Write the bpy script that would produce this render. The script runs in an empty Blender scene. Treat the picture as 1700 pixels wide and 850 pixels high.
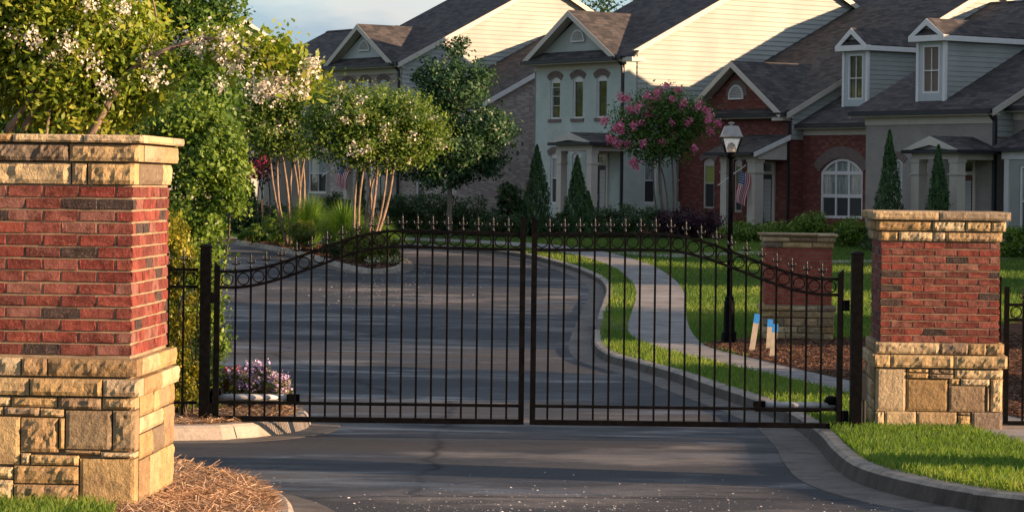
import bpy, bmesh, math, random
import numpy as np
from mathutils import Vector, Matrix, noise
from mathutils.geometry import tessellate_polygon
random.seed(7)
RNG = np.random.default_rng(7)
rad = math.radians

# ------------------------------------------------------------------ camera, sky, sun
F, HY, ROLL, CZ = 4500.0, 310.0, rad(0.7), 2.4
SUN_AZ, SUN_EL = rad(18.5), rad(11.5)
scn = bpy.context.scene
col = scn.collection
cam = bpy.data.objects.new('camera', bpy.data.cameras.new('camera'))
col.objects.link(cam)
cam.data.sensor_width = 36.0
cam.data.lens = 36.0 * F / 1700.0
cam.data.shift_y = -(425.0 - HY) / 1700.0
cam.data.clip_end = 2000.0
cam.location = (0, 0, CZ)
cam.rotation_euler = (Matrix.Rotation(rad(90), 3, 'X') @ Matrix.Rotation(ROLL, 3, 'Z')).to_euler()
scn.camera = cam

world = bpy.data.worlds.new('World')
scn.world = world
world.use_nodes = True
wn, wl = world.node_tree.nodes, world.node_tree.links
wn.clear()
sky = wn.new('ShaderNodeTexSky'); sky.sky_type = 'NISHITA'; sky.sun_disc = False
sky.sun_elevation = SUN_EL; sky.sun_rotation = rad(108.5); sky.air_density = 1.0; sky.dust_density = 0.4; sky.ozone_density = 3.0
tc = wn.new('ShaderNodeTexCoord')
mp = wn.new('ShaderNodeMapping'); mp.inputs['Scale'].default_value = (6.0, 6.0, 22.0)
nz = wn.new('ShaderNodeTexNoise'); nz.inputs['Scale'].default_value = 1.0; nz.inputs['Detail'].default_value = 6.0
rp = wn.new('ShaderNodeValToRGB'); rp.color_ramp.elements[0].position = .36; rp.color_ramp.elements[1].position = .66; rp.color_ramp.elements[0].color = (.62, .62, .62, 1)
ml = wn.new('ShaderNodeMath'); ml.operation = 'MULTIPLY'; ml.inputs[1].default_value = .95
mx = wn.new('ShaderNodeMix'); mx.data_type = 'RGBA'
nz2 = wn.new('ShaderNodeTexNoise'); nz2.inputs['Scale'].default_value = 2.3; nz2.inputs['Detail'].default_value = 7.0
rp2 = wn.new('ShaderNodeValToRGB'); rp2.color_ramp.elements[0].position = .42; rp2.color_ramp.elements[1].position = .62
rp2.color_ramp.elements[0].color = (1.1, 1.45, 1.95, 1); rp2.color_ramp.elements[1].color = (2.5, 2.3, 2.3, 1)
wl.new(mp.outputs['Vector'], nz2.inputs['Vector']); wl.new(nz2.outputs['Fac'], rp2.inputs['Fac']); wl.new(rp2.outputs['Color'], mx.inputs['B'])
bg = wn.new('ShaderNodeBackground'); bg.inputs['Strength'].default_value = 0.105
ow = wn.new('ShaderNodeOutputWorld')
wl.new(tc.outputs['Generated'], mp.inputs['Vector']); wl.new(mp.outputs['Vector'], nz.inputs['Vector'])
wl.new(nz.outputs['Fac'], rp.inputs['Fac']); wl.new(rp.outputs['Color'], ml.inputs[0])
wl.new(ml.outputs[0], mx.inputs['Factor']); wl.new(sky.outputs['Color'], mx.inputs['A'])
wl.new(mx.outputs['Result'], bg.inputs['Color']); wl.new(bg.outputs['Background'], ow.inputs['Surface'])

sun = bpy.data.objects.new('sun', bpy.data.lights.new('sun', 'SUN'))
col.objects.link(sun)
sun.data.energy = 4.5; sun.data.angle = rad(0.5); sun.data.color = (1.0, .645, .40)
to_sun = Vector((math.cos(SUN_AZ) * math.cos(SUN_EL), -math.sin(SUN_AZ) * math.cos(SUN_EL), math.sin(SUN_EL)))
sun.rotation_euler = to_sun.to_track_quat('Z', 'Y').to_euler()
sun.location = (60, -30, 40)
scn.view_settings.view_transform = 'Standard'
scn.view_settings.look = 'None'
scn.view_settings.exposure = 1.5
scn.view_settings.gamma = 1.0

# ------------------------------------------------------------------ survey of the place: ground profile and sight lines
KY = [-60, 0, 15, 25.3, 36, 48, 62, 75, 88, 100, 140, 400]
KZ = [1.5, .95, .45, 0, -.2, -.28, -.25, -.05, .35, .72, 1.4, 3]
def gz(y):
    return float(sum(np.interp(y + o, KY, KZ) for o in (-4, -2, 0, 2, 4)) / 5)
def gza(y):
    return sum(np.interp(y + o, KY, KZ) for o in (-4, -2, 0, 2, 4)) / 5
def ray(x, y):
    dx, dy = x - 850, y - HY
    return (dx * math.cos(ROLL) + dy * math.sin(ROLL)) / F, (dy * math.cos(ROLL) - dx * math.sin(ROLL)) / F
def P(x, y, d):
    a, b = ray(x, y)
    return Vector((a * d, d, CZ - b * d))
def G(x, y, off=0.0):
    a, b = ray(x, y); d = 5.0
    while CZ - b * d > gz(d) + off and d < 300: d += .25
    lo, hi = d - .25, d
    for _ in range(12):
        m = (lo + hi) / 2
        if CZ - b * m > gz(m) + off: lo = m
        else: hi = m
    return Vector((a * hi, hi, gz(hi) + off))

# ------------------------------------------------------------------ materials
MATS = {}
class NT:
    def __init__(s, name):
        s.m = bpy.data.materials.new(name); s.m.use_nodes = True
        s.n = s.m.node_tree.nodes; s.l = s.m.node_tree.links
        s.b = s.n['Principled BSDF']; s.out = s.n['Material Output']
        MATS[name] = s.m
    def add(s, t, **kw):
        n = s.n.new('ShaderNode' + t)
        for k, v in kw.items():
            if k in n.inputs: n.inputs[k].default_value = v
            else: setattr(n, k, v)
        return n
    def link(s, a, b): s.l.new(a, b)
    def coord(s, kind='Object', scale=(1, 1, 1)):
        t = s.add('TexCoord'); m = s.add('Mapping'); m.inputs['Scale'].default_value = scale
        s.link(t.outputs[kind], m.inputs['Vector']); return m.outputs['Vector']
    def noise(s, vec, scale, detail=4, rough=.55):
        n = s.add('TexNoise'); n.inputs['Scale'].default_value = scale; n.inputs['Detail'].default_value = detail
        n.inputs['Roughness'].default_value = rough
        if vec is not None: s.link(vec, n.inputs['Vector'])
        return n.outputs['Fac']
    def ramp(s, fac, stops):
        r = s.add('ValToRGB'); e = r.color_ramp.elements
        while len(e) < len(stops): e.new(.5)
        for i, (p, c) in enumerate(stops):
            e[i].position = p; e[i].color = (*c, 1) if len(c) == 3 else c
        s.link(fac, r.inputs['Fac']); return r.outputs['Color']
    def mix(s, fac, a, b, mode='MIX'):
        m = s.add('Mix', data_type='RGBA', blend_type=mode)
        for k, v in (('Factor', fac), ('A', a), ('B', b)):
            if isinstance(v, (int, float)): m.inputs[k].default_value = v
            elif isinstance(v, tuple): m.inputs[k].default_value = (*v, 1)
            else: s.link(v, m.inputs[k])
        return m.outputs['Result']
    def math(s, op, a, b=None):
        m = s.add('Math', operation=op)
        for i, v in enumerate((a, b)):
            if v is None: continue
            if isinstance(v, (int, float)): m.inputs[i].default_value = v
            else: s.link(v, m.inputs[i])
        return m.outputs[0]
    def bump(s, h, strength, dist=.01, prev=None):
        b = s.add('Bump'); b.inputs['Strength'].default_value = strength; b.inputs['Distance'].default_value = dist
        s.link(h, b.inputs['Height'])
        if prev is not None: s.link(prev, b.inputs['Normal'])
        return b.outputs['Normal']
    def fin(s, color, rough=.8, normal=None, spec=.3, metal=0):
        if isinstance(color, tuple): s.b.inputs['Base Color'].default_value = (*color, 1)
        else: s.link(color, s.b.inputs['Base Color'])
        if isinstance(rough, (int, float)): s.b.inputs['Roughness'].default_value = rough
        else: s.link(rough, s.b.inputs['Roughness'])
        s.b.inputs['Specular IOR Level'].default_value = spec; s.b.inputs['Metallic'].default_value = metal
        if normal is not None: s.link(normal, s.b.inputs['Normal'])
        return s.m

def sc(c, k): return tuple(min(1, v * k) for v in c)
def plain(name, c, rough=.6, var=.12, scale=6, bump=.1, spec=.3, metal=0):
    t = NT(name); v = t.coord()
    n = t.noise(v, scale, 5)
    return t.fin(t.ramp(n, [(.3, sc(c, 1 - var)), (.7, sc(c, 1 + var))]), rough, t.bump(t.noise(v, scale * 12, 3), bump, .004), spec, metal)

def mat_asphalt():
    t = NT('asphalt'); v = t.coord()
    big = t.noise(v, .22, 6, .62); st = t.noise(t.coord(scale=(.6, .8, 1)), .42, 9, .66); fine = t.noise(v, 120, 3, .75); agg = t.noise(v, 34, 3, .7)
    c = t.ramp(big, [(.36, (.024, .030, .040)), (.5, (.048, .055, .066)), (.64, (.085, .087, .09))])
    c = t.mix(t.ramp(st, [(.53, (0, 0, 0)), (.57, (.4,) * 3), (.62, (.95,) * 3)]), c, (.36, .335, .30))
    c = t.mix(.5, c, t.ramp(fine, [(.32, (.010, .012, .015)), (.55, (.046, .05, .056)), (.68, (.15, .148, .145)), (.78, (.34, .33, .31))]))
    c = t.mix(.22, c, t.ramp(agg, [(.35, (.012, .013, .015)), (.66, (.12, .115, .11))]))
    wob = t.add('Mix', data_type='RGBA'); wob.inputs['Factor'].default_value = .28
    nn = t.add('TexNoise'); nn.inputs['Scale'].default_value = 1.1; nn.inputs['Detail'].default_value = 6
    t.link(v, nn.inputs['Vector']); t.link(v, wob.inputs['A']); t.link(nn.outputs['Color'], wob.inputs['B'])
    vo = t.add('TexVoronoi', feature='DISTANCE_TO_EDGE'); vo.inputs['Scale'].default_value = .13
    t.link(wob.outputs['Result'], vo.inputs['Vector'])
    crack = t.ramp(vo.outputs['Distance'], [(.0, (1, 1, 1)), (.005, (0, 0, 0))])
    c = t.mix(t.math('MULTIPLY', crack, .85), c, (.010, .010, .011))
    wet = t.ramp(t.noise(t.coord(scale=(.35, .8, 1)), .55, 6, .6), [(.42, (1, 1, 1)), (.56, (0, 0, 0))])
    c = t.mix(t.math('MULTIPLY', wet, .45), c, (.016, .019, .024))
    gl = t.ramp(t.noise(t.coord(scale=(.5, 1.2, 1)), .9, 7, .65), [(.52, (0, 0, 0)), (.60, (1, 1, 1))])
    r = t.mix(t.math('MULTIPLY', gl, wet), t.mix(wet, (.95,) * 3, (.62,) * 3), (.30,) * 3)
    nrm = t.bump(fine, .5, .008, t.bump(agg, .35, .01, t.bump(crack, -.6, .02)))
    return t.fin(c, r, nrm, .2)
mat_asphalt()

def mat_concrete(name, c, joint=None):
    t = NT(name); v = t.coord()
    a = t.ramp(t.noise(v, 1.3, 6, .65), [(.3, sc(c, .62)), (.55, c), (.75, sc(c, 1.15))])
    a = t.mix(.4, a, t.ramp(t.noise(v, 45, 3), [(.3, sc(c, .6)), (.7, sc(c, 1.25))]))
    st = t.ramp(t.noise(t.coord(scale=(1, 1, .3)), 3, 6, .75), [(.46, (0, 0, 0)), (.64, (1, 1, 1))])
    a = t.mix(t.math('MULTIPLY', st, .7), a, sc(c, .3))
    a = t.mix(t.math('MULTIPLY', t.ramp(t.noise(v, .45, 4, .6), [(.5, (0, 0, 0)), (.66, (1, 1, 1))]), .5), a, sc(c, 1.35))
    return t.fin(a, .88, t.bump(t.noise(v, 60, 4), .35, .006), .25)
mat_concrete('concrete', (.34, .30, .245)); mat_concrete('sidewalk_concrete', (.28, .265, .245)); mat_concrete('gutter_concrete', (.15, .135, .115)); mat_concrete('kerb_face_dark', (.085, .075, .062))

def mat_stone():
    t = NT('sandstone'); v = t.coord(); oi = t.add('ObjectInfo')
    base = t.ramp(oi.outputs['Random'], [(0, (.46, .32, .14)), (.14, (.58, .47, .28)), (.27, (.35, .23, .10)), (.4, (.17, .14, .105)), (.52, (.54, .40, .20)), (.65, (.40, .27, .12)), (.78, (.22, .175, .135)), (.89, (.60, .48, .29)), (1, (.33, .20, .085))])
    off = t.add('VectorMath', operation='ADD')
    sc_ = t.add('VectorMath', operation='SCALE'); sc_.inputs['Scale'].default_value = 31.0
    cmb = t.add('CombineXYZ'); t.link(oi.outputs['Random'], cmb.inputs[0]); t.link(oi.outputs['Random'], cmb.inputs[2])
    t.link(cmb.outputs[0], sc_.inputs[0]); t.link(v, off.inputs[0]); t.link(sc_.outputs[0], off.inputs[1])
    vv = off.outputs[0]
    n1 = t.noise(vv, 5, 6, .65); n2 = t.noise(vv, 26, 5, .7); n3 = t.noise(vv, 110, 3, .6)
    a = t.mix(t.ramp(n1, [(.46, (0, 0, 0)), (.68, (.7,) * 3)]), base, (.17, .115, .068))
    a = t.mix(t.ramp(n2, [(.52, (0, 0, 0)), (.74, (.3,) * 3)]), a, (.62, .5, .32))
    a = t.mix(t.ramp(n3, [(.52, (0, 0, 0)), (.75, (.5,) * 3)]), a, (.16, .11, .07))
    return t.fin(a, .9, t.bump(n3, .8, .006, t.bump(n2, .9, .02)), .15)
mat_stone()
def mat_brick(name, stops):
    t = NT(name); v = t.coord(); oi = t.add('ObjectInfo')
    base = t.ramp(oi.outputs['Random'], stops)
    off = t.add('VectorMath', operation='ADD'); cmb = t.add('CombineXYZ'); k = t.math('MULTIPLY', oi.outputs['Random'], 40.)
    t.link(k, cmb.inputs[0]); t.link(k, cmb.inputs[1]); t.link(v, off.inputs[0]); t.link(cmb.outputs[0], off.inputs[1]); vv = off.outputs[0]
    n1 = t.noise(vv, 14, 5, .65); n2 = t.noise(vv, 90, 4, .7)
    a = t.mix(t.ramp(n1, [(.42, (0, 0, 0)), (.66, (.9,) * 3)]), base, sc(stops[0][1], .4))
    a = t.mix(t.ramp(n2, [(.54, (0, 0, 0)), (.72, (.6,) * 3)]), a, (.38, .22, .16))
    return t.fin(a, .85, t.bump(n2, .9, .006, t.bump(n1, .8, .012)), .2)
mat_brick('brick_red', [(0, (.20, .045, .033)), (.12, (.26, .062, .045)), (.25, (.13, .032, .027)), (.38, (.27, .10, .075)), (.5, (.22, .045, .036)), (.62, (.10, .037, .033)), (.75, (.28, .07, .046)), (.87, (.22, .075, .06)), (1, (.26, .13, .10))])
mat_brick('brick_dark', [(0, (.05, .04, .038)), (.5, (.075, .055, .048)), (1, (.04, .034, .034))])
plain('mortar', (.29, .225, .15), .95, .25, 14, .6, .1)
def mat_metal():
    t = NT('black_metal'); v = t.coord()
    return t.fin(t.ramp(t.noise(v, 20, 4), [(.4, (.0015, .0015, .002)), (.7, (.005, .005, .005))]), .55, t.bump(t.noise(v, 160, 2), .08, .002), .06)
mat_metal()
t = NT('gloss_metal'); t.fin((.008, .008, .008), .33, None, .4)
plain('aged_steel', (.50, .50, .49), .4, .12, 10, .05, .5, .15)
plain('lamp_hood', (.34, .32, .30), .45, .12, 12, .05, .4, .3)
plain('trim_cream', (.52, .48, .40), .6, .06, 4, .05); plain('trim_white', (.68, .665, .63), .55, .06, 4, .05)
plain('siding_sage', (.34, .36, .325), .65, .13, .6, .08); plain('siding_grey', (.42, .45, .44), .65, .06, 1.2, .08)
plain('gutter_dark', (.02, .021, .025), .45, .2, 5, .05, .4); plain('door_dark', (.03, .026, .026), .4, .2, 5, .05); plain('door_red', (.12, .03, .022), .4, .2, 5, .05)
plain('wood_stake', (.40, .36, .28), .85, .2, 9, .3); plain('blue_paint', (.03, .23, .62), .7, .15, 20, .1)
plain('terracotta_dark', (.05, .045, .04), .6, .2, 8, .1)
plain('louver', (.5, .48, .43), .6, .05, 4, .05)

def mat_wallbrick(name, c1, c2, mort, mixc=None):
    t = NT(name); tcn = t.add('TexCoord'); sp = t.add('SeparateXYZ'); t.link(tcn.outputs['Object'], sp.inputs[0])
    cb = t.add('CombineXYZ'); t.link(t.math('ADD', sp.outputs[0], sp.outputs[1]), cb.inputs[0]); t.link(sp.outputs[2], cb.inputs[1])
    br = t.add('TexBrick'); br.offset = .5
    br.inputs['Scale'].default_value = 1.0; br.inputs['Brick Width'].default_value = .204; br.inputs['Row Height'].default_value = .068
    br.inputs['Mortar Size'].default_value = .006; br.inputs['Mortar Smooth'].default_value = .3; br.inputs['Bias'].default_value = 0
    br.inputs['Color1'].default_value = (*c1, 1); br.inputs['Color2'].default_value = (*c2, 1); br.inputs['Mortar'].default_value = (*mort, 1)
    t.link(cb.outputs[0], br.inputs['Vector'])
    a = br.outputs['Color']
    if mixc:
        wn_ = t.add('TexWhiteNoise', noise_dimensions='2D')
        sn = t.add('VectorMath', operation='SNAP'); sn.inputs[1].default_value = (.204, .068, 1)
        t.link(cb.outputs[0], sn.inputs[0]); t.link(sn.outputs[0], wn_.inputs['Vector'])
        k = t.ramp(wn_.outputs['Value'], [(.72, (0, 0, 0)), (.78, (1, 1, 1))])
        a = t.mix(t.math('MULTIPLY', k, t.math('SUBTRACT', 1.0, br.outputs['Fac'])), a, mixc)
    n = t.noise(tcn.outputs['Object'], 1.2, 5)
    a = t.mix(.35, a, t.ramp(n, [(.3, sc(c1, .7)), (.7, sc(c2, 1.2))]))
    return t.fin(a, .85, t.bump(br.outputs['Fac'], -.7, .012, t.bump(t.noise(tcn.outputs['Object'], 60, 3), .4, .006)), .2)
mat_wallbrick('painted_brick', (.43, .495, .44), (.49, .545, .485), (.34, .39, .35))
mat_wallbrick('taupe_brick', (.25, .225, .195), (.30, .27, .235), (.36, .33, .29))
mat_wallbrick('house_brick', (.185, .052, .038), (.12, .038, .03), (.17, .11, .088), (.24, .10, .075))
mat_wallbrick('tumbled_brick', (.44, .37, .335), (.25, .195, .18), (.46, .42, .37), (.56, .50, .44))
mat_wallbrick('arch_brick', (.20, .15, .13), (.14, .10, .09), (.30, .25, .21))
def mat_shingle(name, swap):
    t = NT(name); tcn = t.add('TexCoord'); sp = t.add('SeparateXYZ'); t.link(tcn.outputs['Object'], sp.inputs[0])
    cb = t.add('CombineXYZ'); a_, b_ = (1, 0) if swap else (0, 1)
    t.link(sp.outputs[a_], cb.inputs[0]); t.link(sp.outputs[b_], cb.inputs[1])
    br = t.add('TexBrick'); br.offset = .37; br.offset_frequency = 1; br.squash = .75; br.squash_frequency = 3
    for k, v in (('Scale', 1), ('Brick Width', .36), ('Row Height', .17), ('Mortar Size', .014), ('Mortar Smooth', .4)): br.inputs[k].default_value = v
    br.inputs['Color1'].default_value = (.125, .11, .10, 1); br.inputs['Color2'].default_value = (.017, .018, .021, 1); br.inputs['Mortar'].default_value = (.03, .027, .026, 1)
    t.link(cb.outputs[0], br.inputs['Vector'])
    n = t.noise(tcn.outputs['Object'], .7, 5); n2 = t.noise(tcn.outputs['Object'], 30, 3)
    a = t.mix(.2, br.outputs['Color'], t.ramp(n, [(.3, (.036, .036, .04)), (.7, (.08, .072, .068))]))
    a = t.mix(.3, a, t.ramp(n2, [(.35, (.022, .022, .024)), (.7, (.14, .125, .11))]))
    return t.fin(a, .9, t.bump(br.outputs['Fac'], -.9, .03, t.bump(n2, .5, .01)), .2)
mat_shingle('shingle', False); mat_shingle('shingle_cross', True)
def mat_glass():
    t = NT('window_glass'); v = t.coord()
    n = t.noise(v, 2.2, 3)
    t.fin(t.ramp(n, [(.35, (.012, .014, .016)), (.65, (.05, .055, .055))]), .04, t.bump(n, .06, .05), .75)
    t.b.inputs['Coat Weight'].default_value = .4
    t = NT('screen_glass'); t.fin((.035, .04, .042), .35, None, .4)
    t = NT('curtain_glass'); v = t.coord(scale=(8, 8, .6)); n = t.noise(v, 3, 4)
    t.fin(t.ramp(n, [(.35, (.12, .15, .15)), (.65, (.38, .41, .38))]), .08, None, .6)
    t = NT('blind_glass'); tcn = t.add('TexCoord'); w = t.add('TexWave', bands_direction='Z'); w.inputs['Scale'].default_value = 6.5
    t.link(tcn.outputs['Object'], w.inputs['Vector'])
    t.fin(t.ramp(w.outputs['Fac'], [(.2, (.20, .24, .05)), (.8, (.42, .47, .14))]), .12, None, .5)
    t = NT('blind_pale'); tcn = t.add('TexCoord'); w = t.add('TexWave', bands_direction='Z'); w.inputs['Scale'].default_value = 6.5
    t.link(tcn.outputs['Object'], w.inputs['Vector'])
    t.fin(t.ramp(w.outputs['Fac'], [(.2, (.22, .24, .24)), (.8, (.45, .47, .46))]), .12, None, .5)
    t = NT('insect_screen'); t.fin((.16, .115, .085), .5, None, .3)
    t = NT('lamp_glass'); t.fin((.75, .72, .66), .12, None, .5); t.b.inputs['Transmission Weight'].default_value = .75; t.b.inputs['IOR'].default_value = 1.2
mat_glass()
def mat_leaf(name, stops, trans=.35, rough=.45):
    t = NT(name); at = t.add('Attribute', attribute_name='rnd')
    c = t.ramp(at.outputs['Fac'], stops)
    t.fin(c, rough, None, .35)
    tr = t.add('BsdfTranslucent'); t.link(t.mix(1.0, c, (1.0, 1.0, .45), 'MULTIPLY'), tr.inputs['Color'])
    ms = t.add('MixShader'); ms.inputs[0].default_value = trans
    t.link(t.b.outputs[0], ms.inputs[1]); t.link(tr.outputs[0], ms.inputs[2]); t.link(ms.outputs[0], t.out.inputs['Surface'])
mat_leaf('leaf_hedge', [(0, (.06, .12, .014)), (.5, (.13, .23, .026)), (1, (.24, .33, .045))])
mat_leaf('leaf_dark', [(0, (.018, .045, .014)), (.5, (.042, .09, .024)), (1, (.075, .14, .036))])
mat_leaf('leaf_mid', [(0, (.03, .075, .012)), (.5, (.075, .16, .022)), (1, (.15, .26, .04))], .38)
mat_leaf('leaf_island', [(0, (.055, .12, .018)), (.5, (.12, .21, .03)), (1, (.24, .31, .055))], .42)
mat_leaf('leaf_maple', [(0, (.018, .05, .022)), (.5, (.04, .10, .038)), (1, (.07, .15, .055))])
mat_leaf('leaf_crape', [(0, (.12, .20, .018)), (.5, (.24, .33, .032)), (1, (.42, .43, .06))], .45)
mat_leaf('leaf_gold', [(0, (.14, .15, .014)), (.5, (.30, .30, .025)), (1, (.50, .42, .04))], .35)
mat_leaf('leaf_lime', [(0, (.07, .10, .012)), (.5, (.13, .17, .02)), (1, (.22, .23, .04))], .35)
mat_leaf('leaf_plum', [(0, (.018, .008, .014)), (.6, (.04, .012, .022)), (1, (.08, .02, .035))], .2)
mat_leaf('leaf_cone', [(0, (.018, .05, .016)), (.5, (.042, .10, .027)), (1, (.08, .16, .04))], .2, .6)
mat_leaf('petal_white', [(0, (.66, .58, .52)), (.5, (.80, .75, .70)), (1, (.86, .84, .80))], .3, .6)
mat_leaf('petal_pink', [(0, (.55, .10, .24)), (.5, (.76, .20, .37)), (1, (.88, .45, .55))], .25, .6)
mat_leaf('petal_magenta', [(0, (.20, .01, .05)), (1, (.36, .03, .1))], .25, .6)
mat_leaf('petal_purple', [(0, (.42, .26, .58)), (.5, (.60, .44, .74)), (1, (.80, .70, .86))], .25, .6)
mat_leaf('petal_red', [(0, (.42, .04, .02)), (1, (.62, .12, .05))], .25, .6)
mat_leaf('grass_blade', [(0, (.085, .17, .028)), (.45, (.16, .275, .042)), (.9, (.31, .37, .075)), (1, (.46, .40, .15))], .5, .6)
mat_leaf('ornamental_blade', [(0, (.05, .12, .014)), (.5, (.11, .23, .026)), (1, (.20, .34, .045))], .4, .5)
mat_leaf('straw', [(0, (.16, .09, .045)), (.5, (.38, .22, .12)), (1, (.66, .48, .30))], .1, .7)
mat_leaf('mulch_chip', [(0, (.05, .026, .016)), (.5, (.10, .05, .028)), (1, (.19, .10, .055))], .0, .9)
mat_leaf('road_chip', [(0, (.45, .42, .38)), (1, (.85, .82, .78))], .0, .6)
def mat_bark(name, c1, c2):
    t = NT(name); v = t.coord(scale=(1, 1, .35)); n = t.noise(v, 14, 5, .65)
    t.fin(t.ramp(n, [(.35, c1), (.65, c2)]), .8, t.bump(n, .5, .01), .2)
mat_bark('bark_crape', (.12, .085, .06), (.30, .225, .16)); mat_bark('bark_dark', (.05, .04, .03), (.13, .10, .075)); mat_bark('bark_grey', (.12, .10, .08), (.24, .2, .165))
def mat_ground(name, stops, scale, bs=.5):
    t = NT(name); v = t.coord()
    a = t.ramp(t.noise(v, scale, 6, .7), stops)
    a = t.mix(.45, a, t.ramp(t.noise(v, scale * 30, 3, .7), [(.3, sc(stops[0][1], .6)), (.7, sc(stops[-1][1], 1.2))]))
    t.fin(a, .95, t.bump(t.noise(v, scale * 40, 4, .7), bs, .03), .1)
mat_ground('lawn_turf', [(.3, (.028, .06, .010)), (.5, (.042, .085, .012)), (.7, (.06, .105, .016))], .6, .8)
mat_ground('mulch_bed', [(.3, (.07, .032, .017)), (.5, (.12, .055, .028)), (.7, (.18, .09, .045))], 2.0, 1.0)
mat_ground('straw_bed', [(.3, (.16, .08, .03)), (.5, (.27, .14, .06)), (.7, (.38, .22, .10))], 4.0, 1.0)
mat_ground('earth', [(.3, (.05, .06, .02)), (.7, (.09, .1, .03))], .1, .5)
def mat_flag():
    t = NT('flag_cloth'); uv = t.add('TexCoord'); sp = t.add('SeparateXYZ'); t.link(uv.outputs['UV'], sp.inputs[0])
    s = t.math('LESS_THAN', t.math('MODULO', t.math('MULTIPLY', sp.outputs[1], 6.5), 1.0), .5)
    a = t.mix(s, (.62, .58, .56), (.40, .03, .045))
    ct = t.math('MULTIPLY', t.math('LESS_THAN', sp.outputs[0], .4), t.math('GREATER_THAN', sp.outputs[1], .4615))
    vo = t.add('TexVoronoi'); vo.inputs['Scale'].default_value = 13; vo.inputs['Randomness'].default_value = 0; t.link(uv.outputs['UV'], vo.inputs['Vector'])
    st = t.math('LESS_THAN', vo.outputs['Distance'], .28)
    t.fin(t.mix(ct, a, t.mix(st, (.03, .04, .14), (.62, .6, .6))), .8, None, .1)
mat_flag()

# ------------------------------------------------------------------ mesh and object helpers
def obj(name, me, mat, parent=None, kind=None):
    o = bpy.data.objects.new(name, me); col.objects.link(o)
    if mat and len(me.materials) == 0: me.materials.append(MATS[mat] if isinstance(mat, str) else mat)
    if parent is not None: o.parent = parent
    if kind: o['kind'] = kind
    return o
def tag(o, label, cat, group=None):
    o['label'] = label; o['category'] = cat
    if group: o['group'] = group
    return o
GROUPS = {'townhouse': 'attached townhouses of the row', 'brick_pillar': 'brick and sandstone pillars', 'crape_myrtle': 'flowering crape myrtles', 'hedge': 'clipped hedges before the houses', 'shrub': 'garden shrubs', 'juniper': 'spreading junipers', 'flag': 'flags on the porches', 'flower_clump': 'bedding flowers', 'shade_tree': 'leafy shade trees', 'reflection_tree': 'trees added beyond the left edge for window reflections'}
def thing(name, label, cat, loc=(0, 0, 0), rz=0, group=None):
    group = group or GROUPS.get(name)
    o = bpy.data.objects.new(name, None); col.objects.link(o); o.empty_display_size = .2
    o.location = loc; o.rotation_euler = (0, 0, rz)
    return tag(o, label, cat, group)
def structure(name, me, mat):
    o = obj(name, me, mat); o['kind'] = 'structure'; return o

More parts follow.
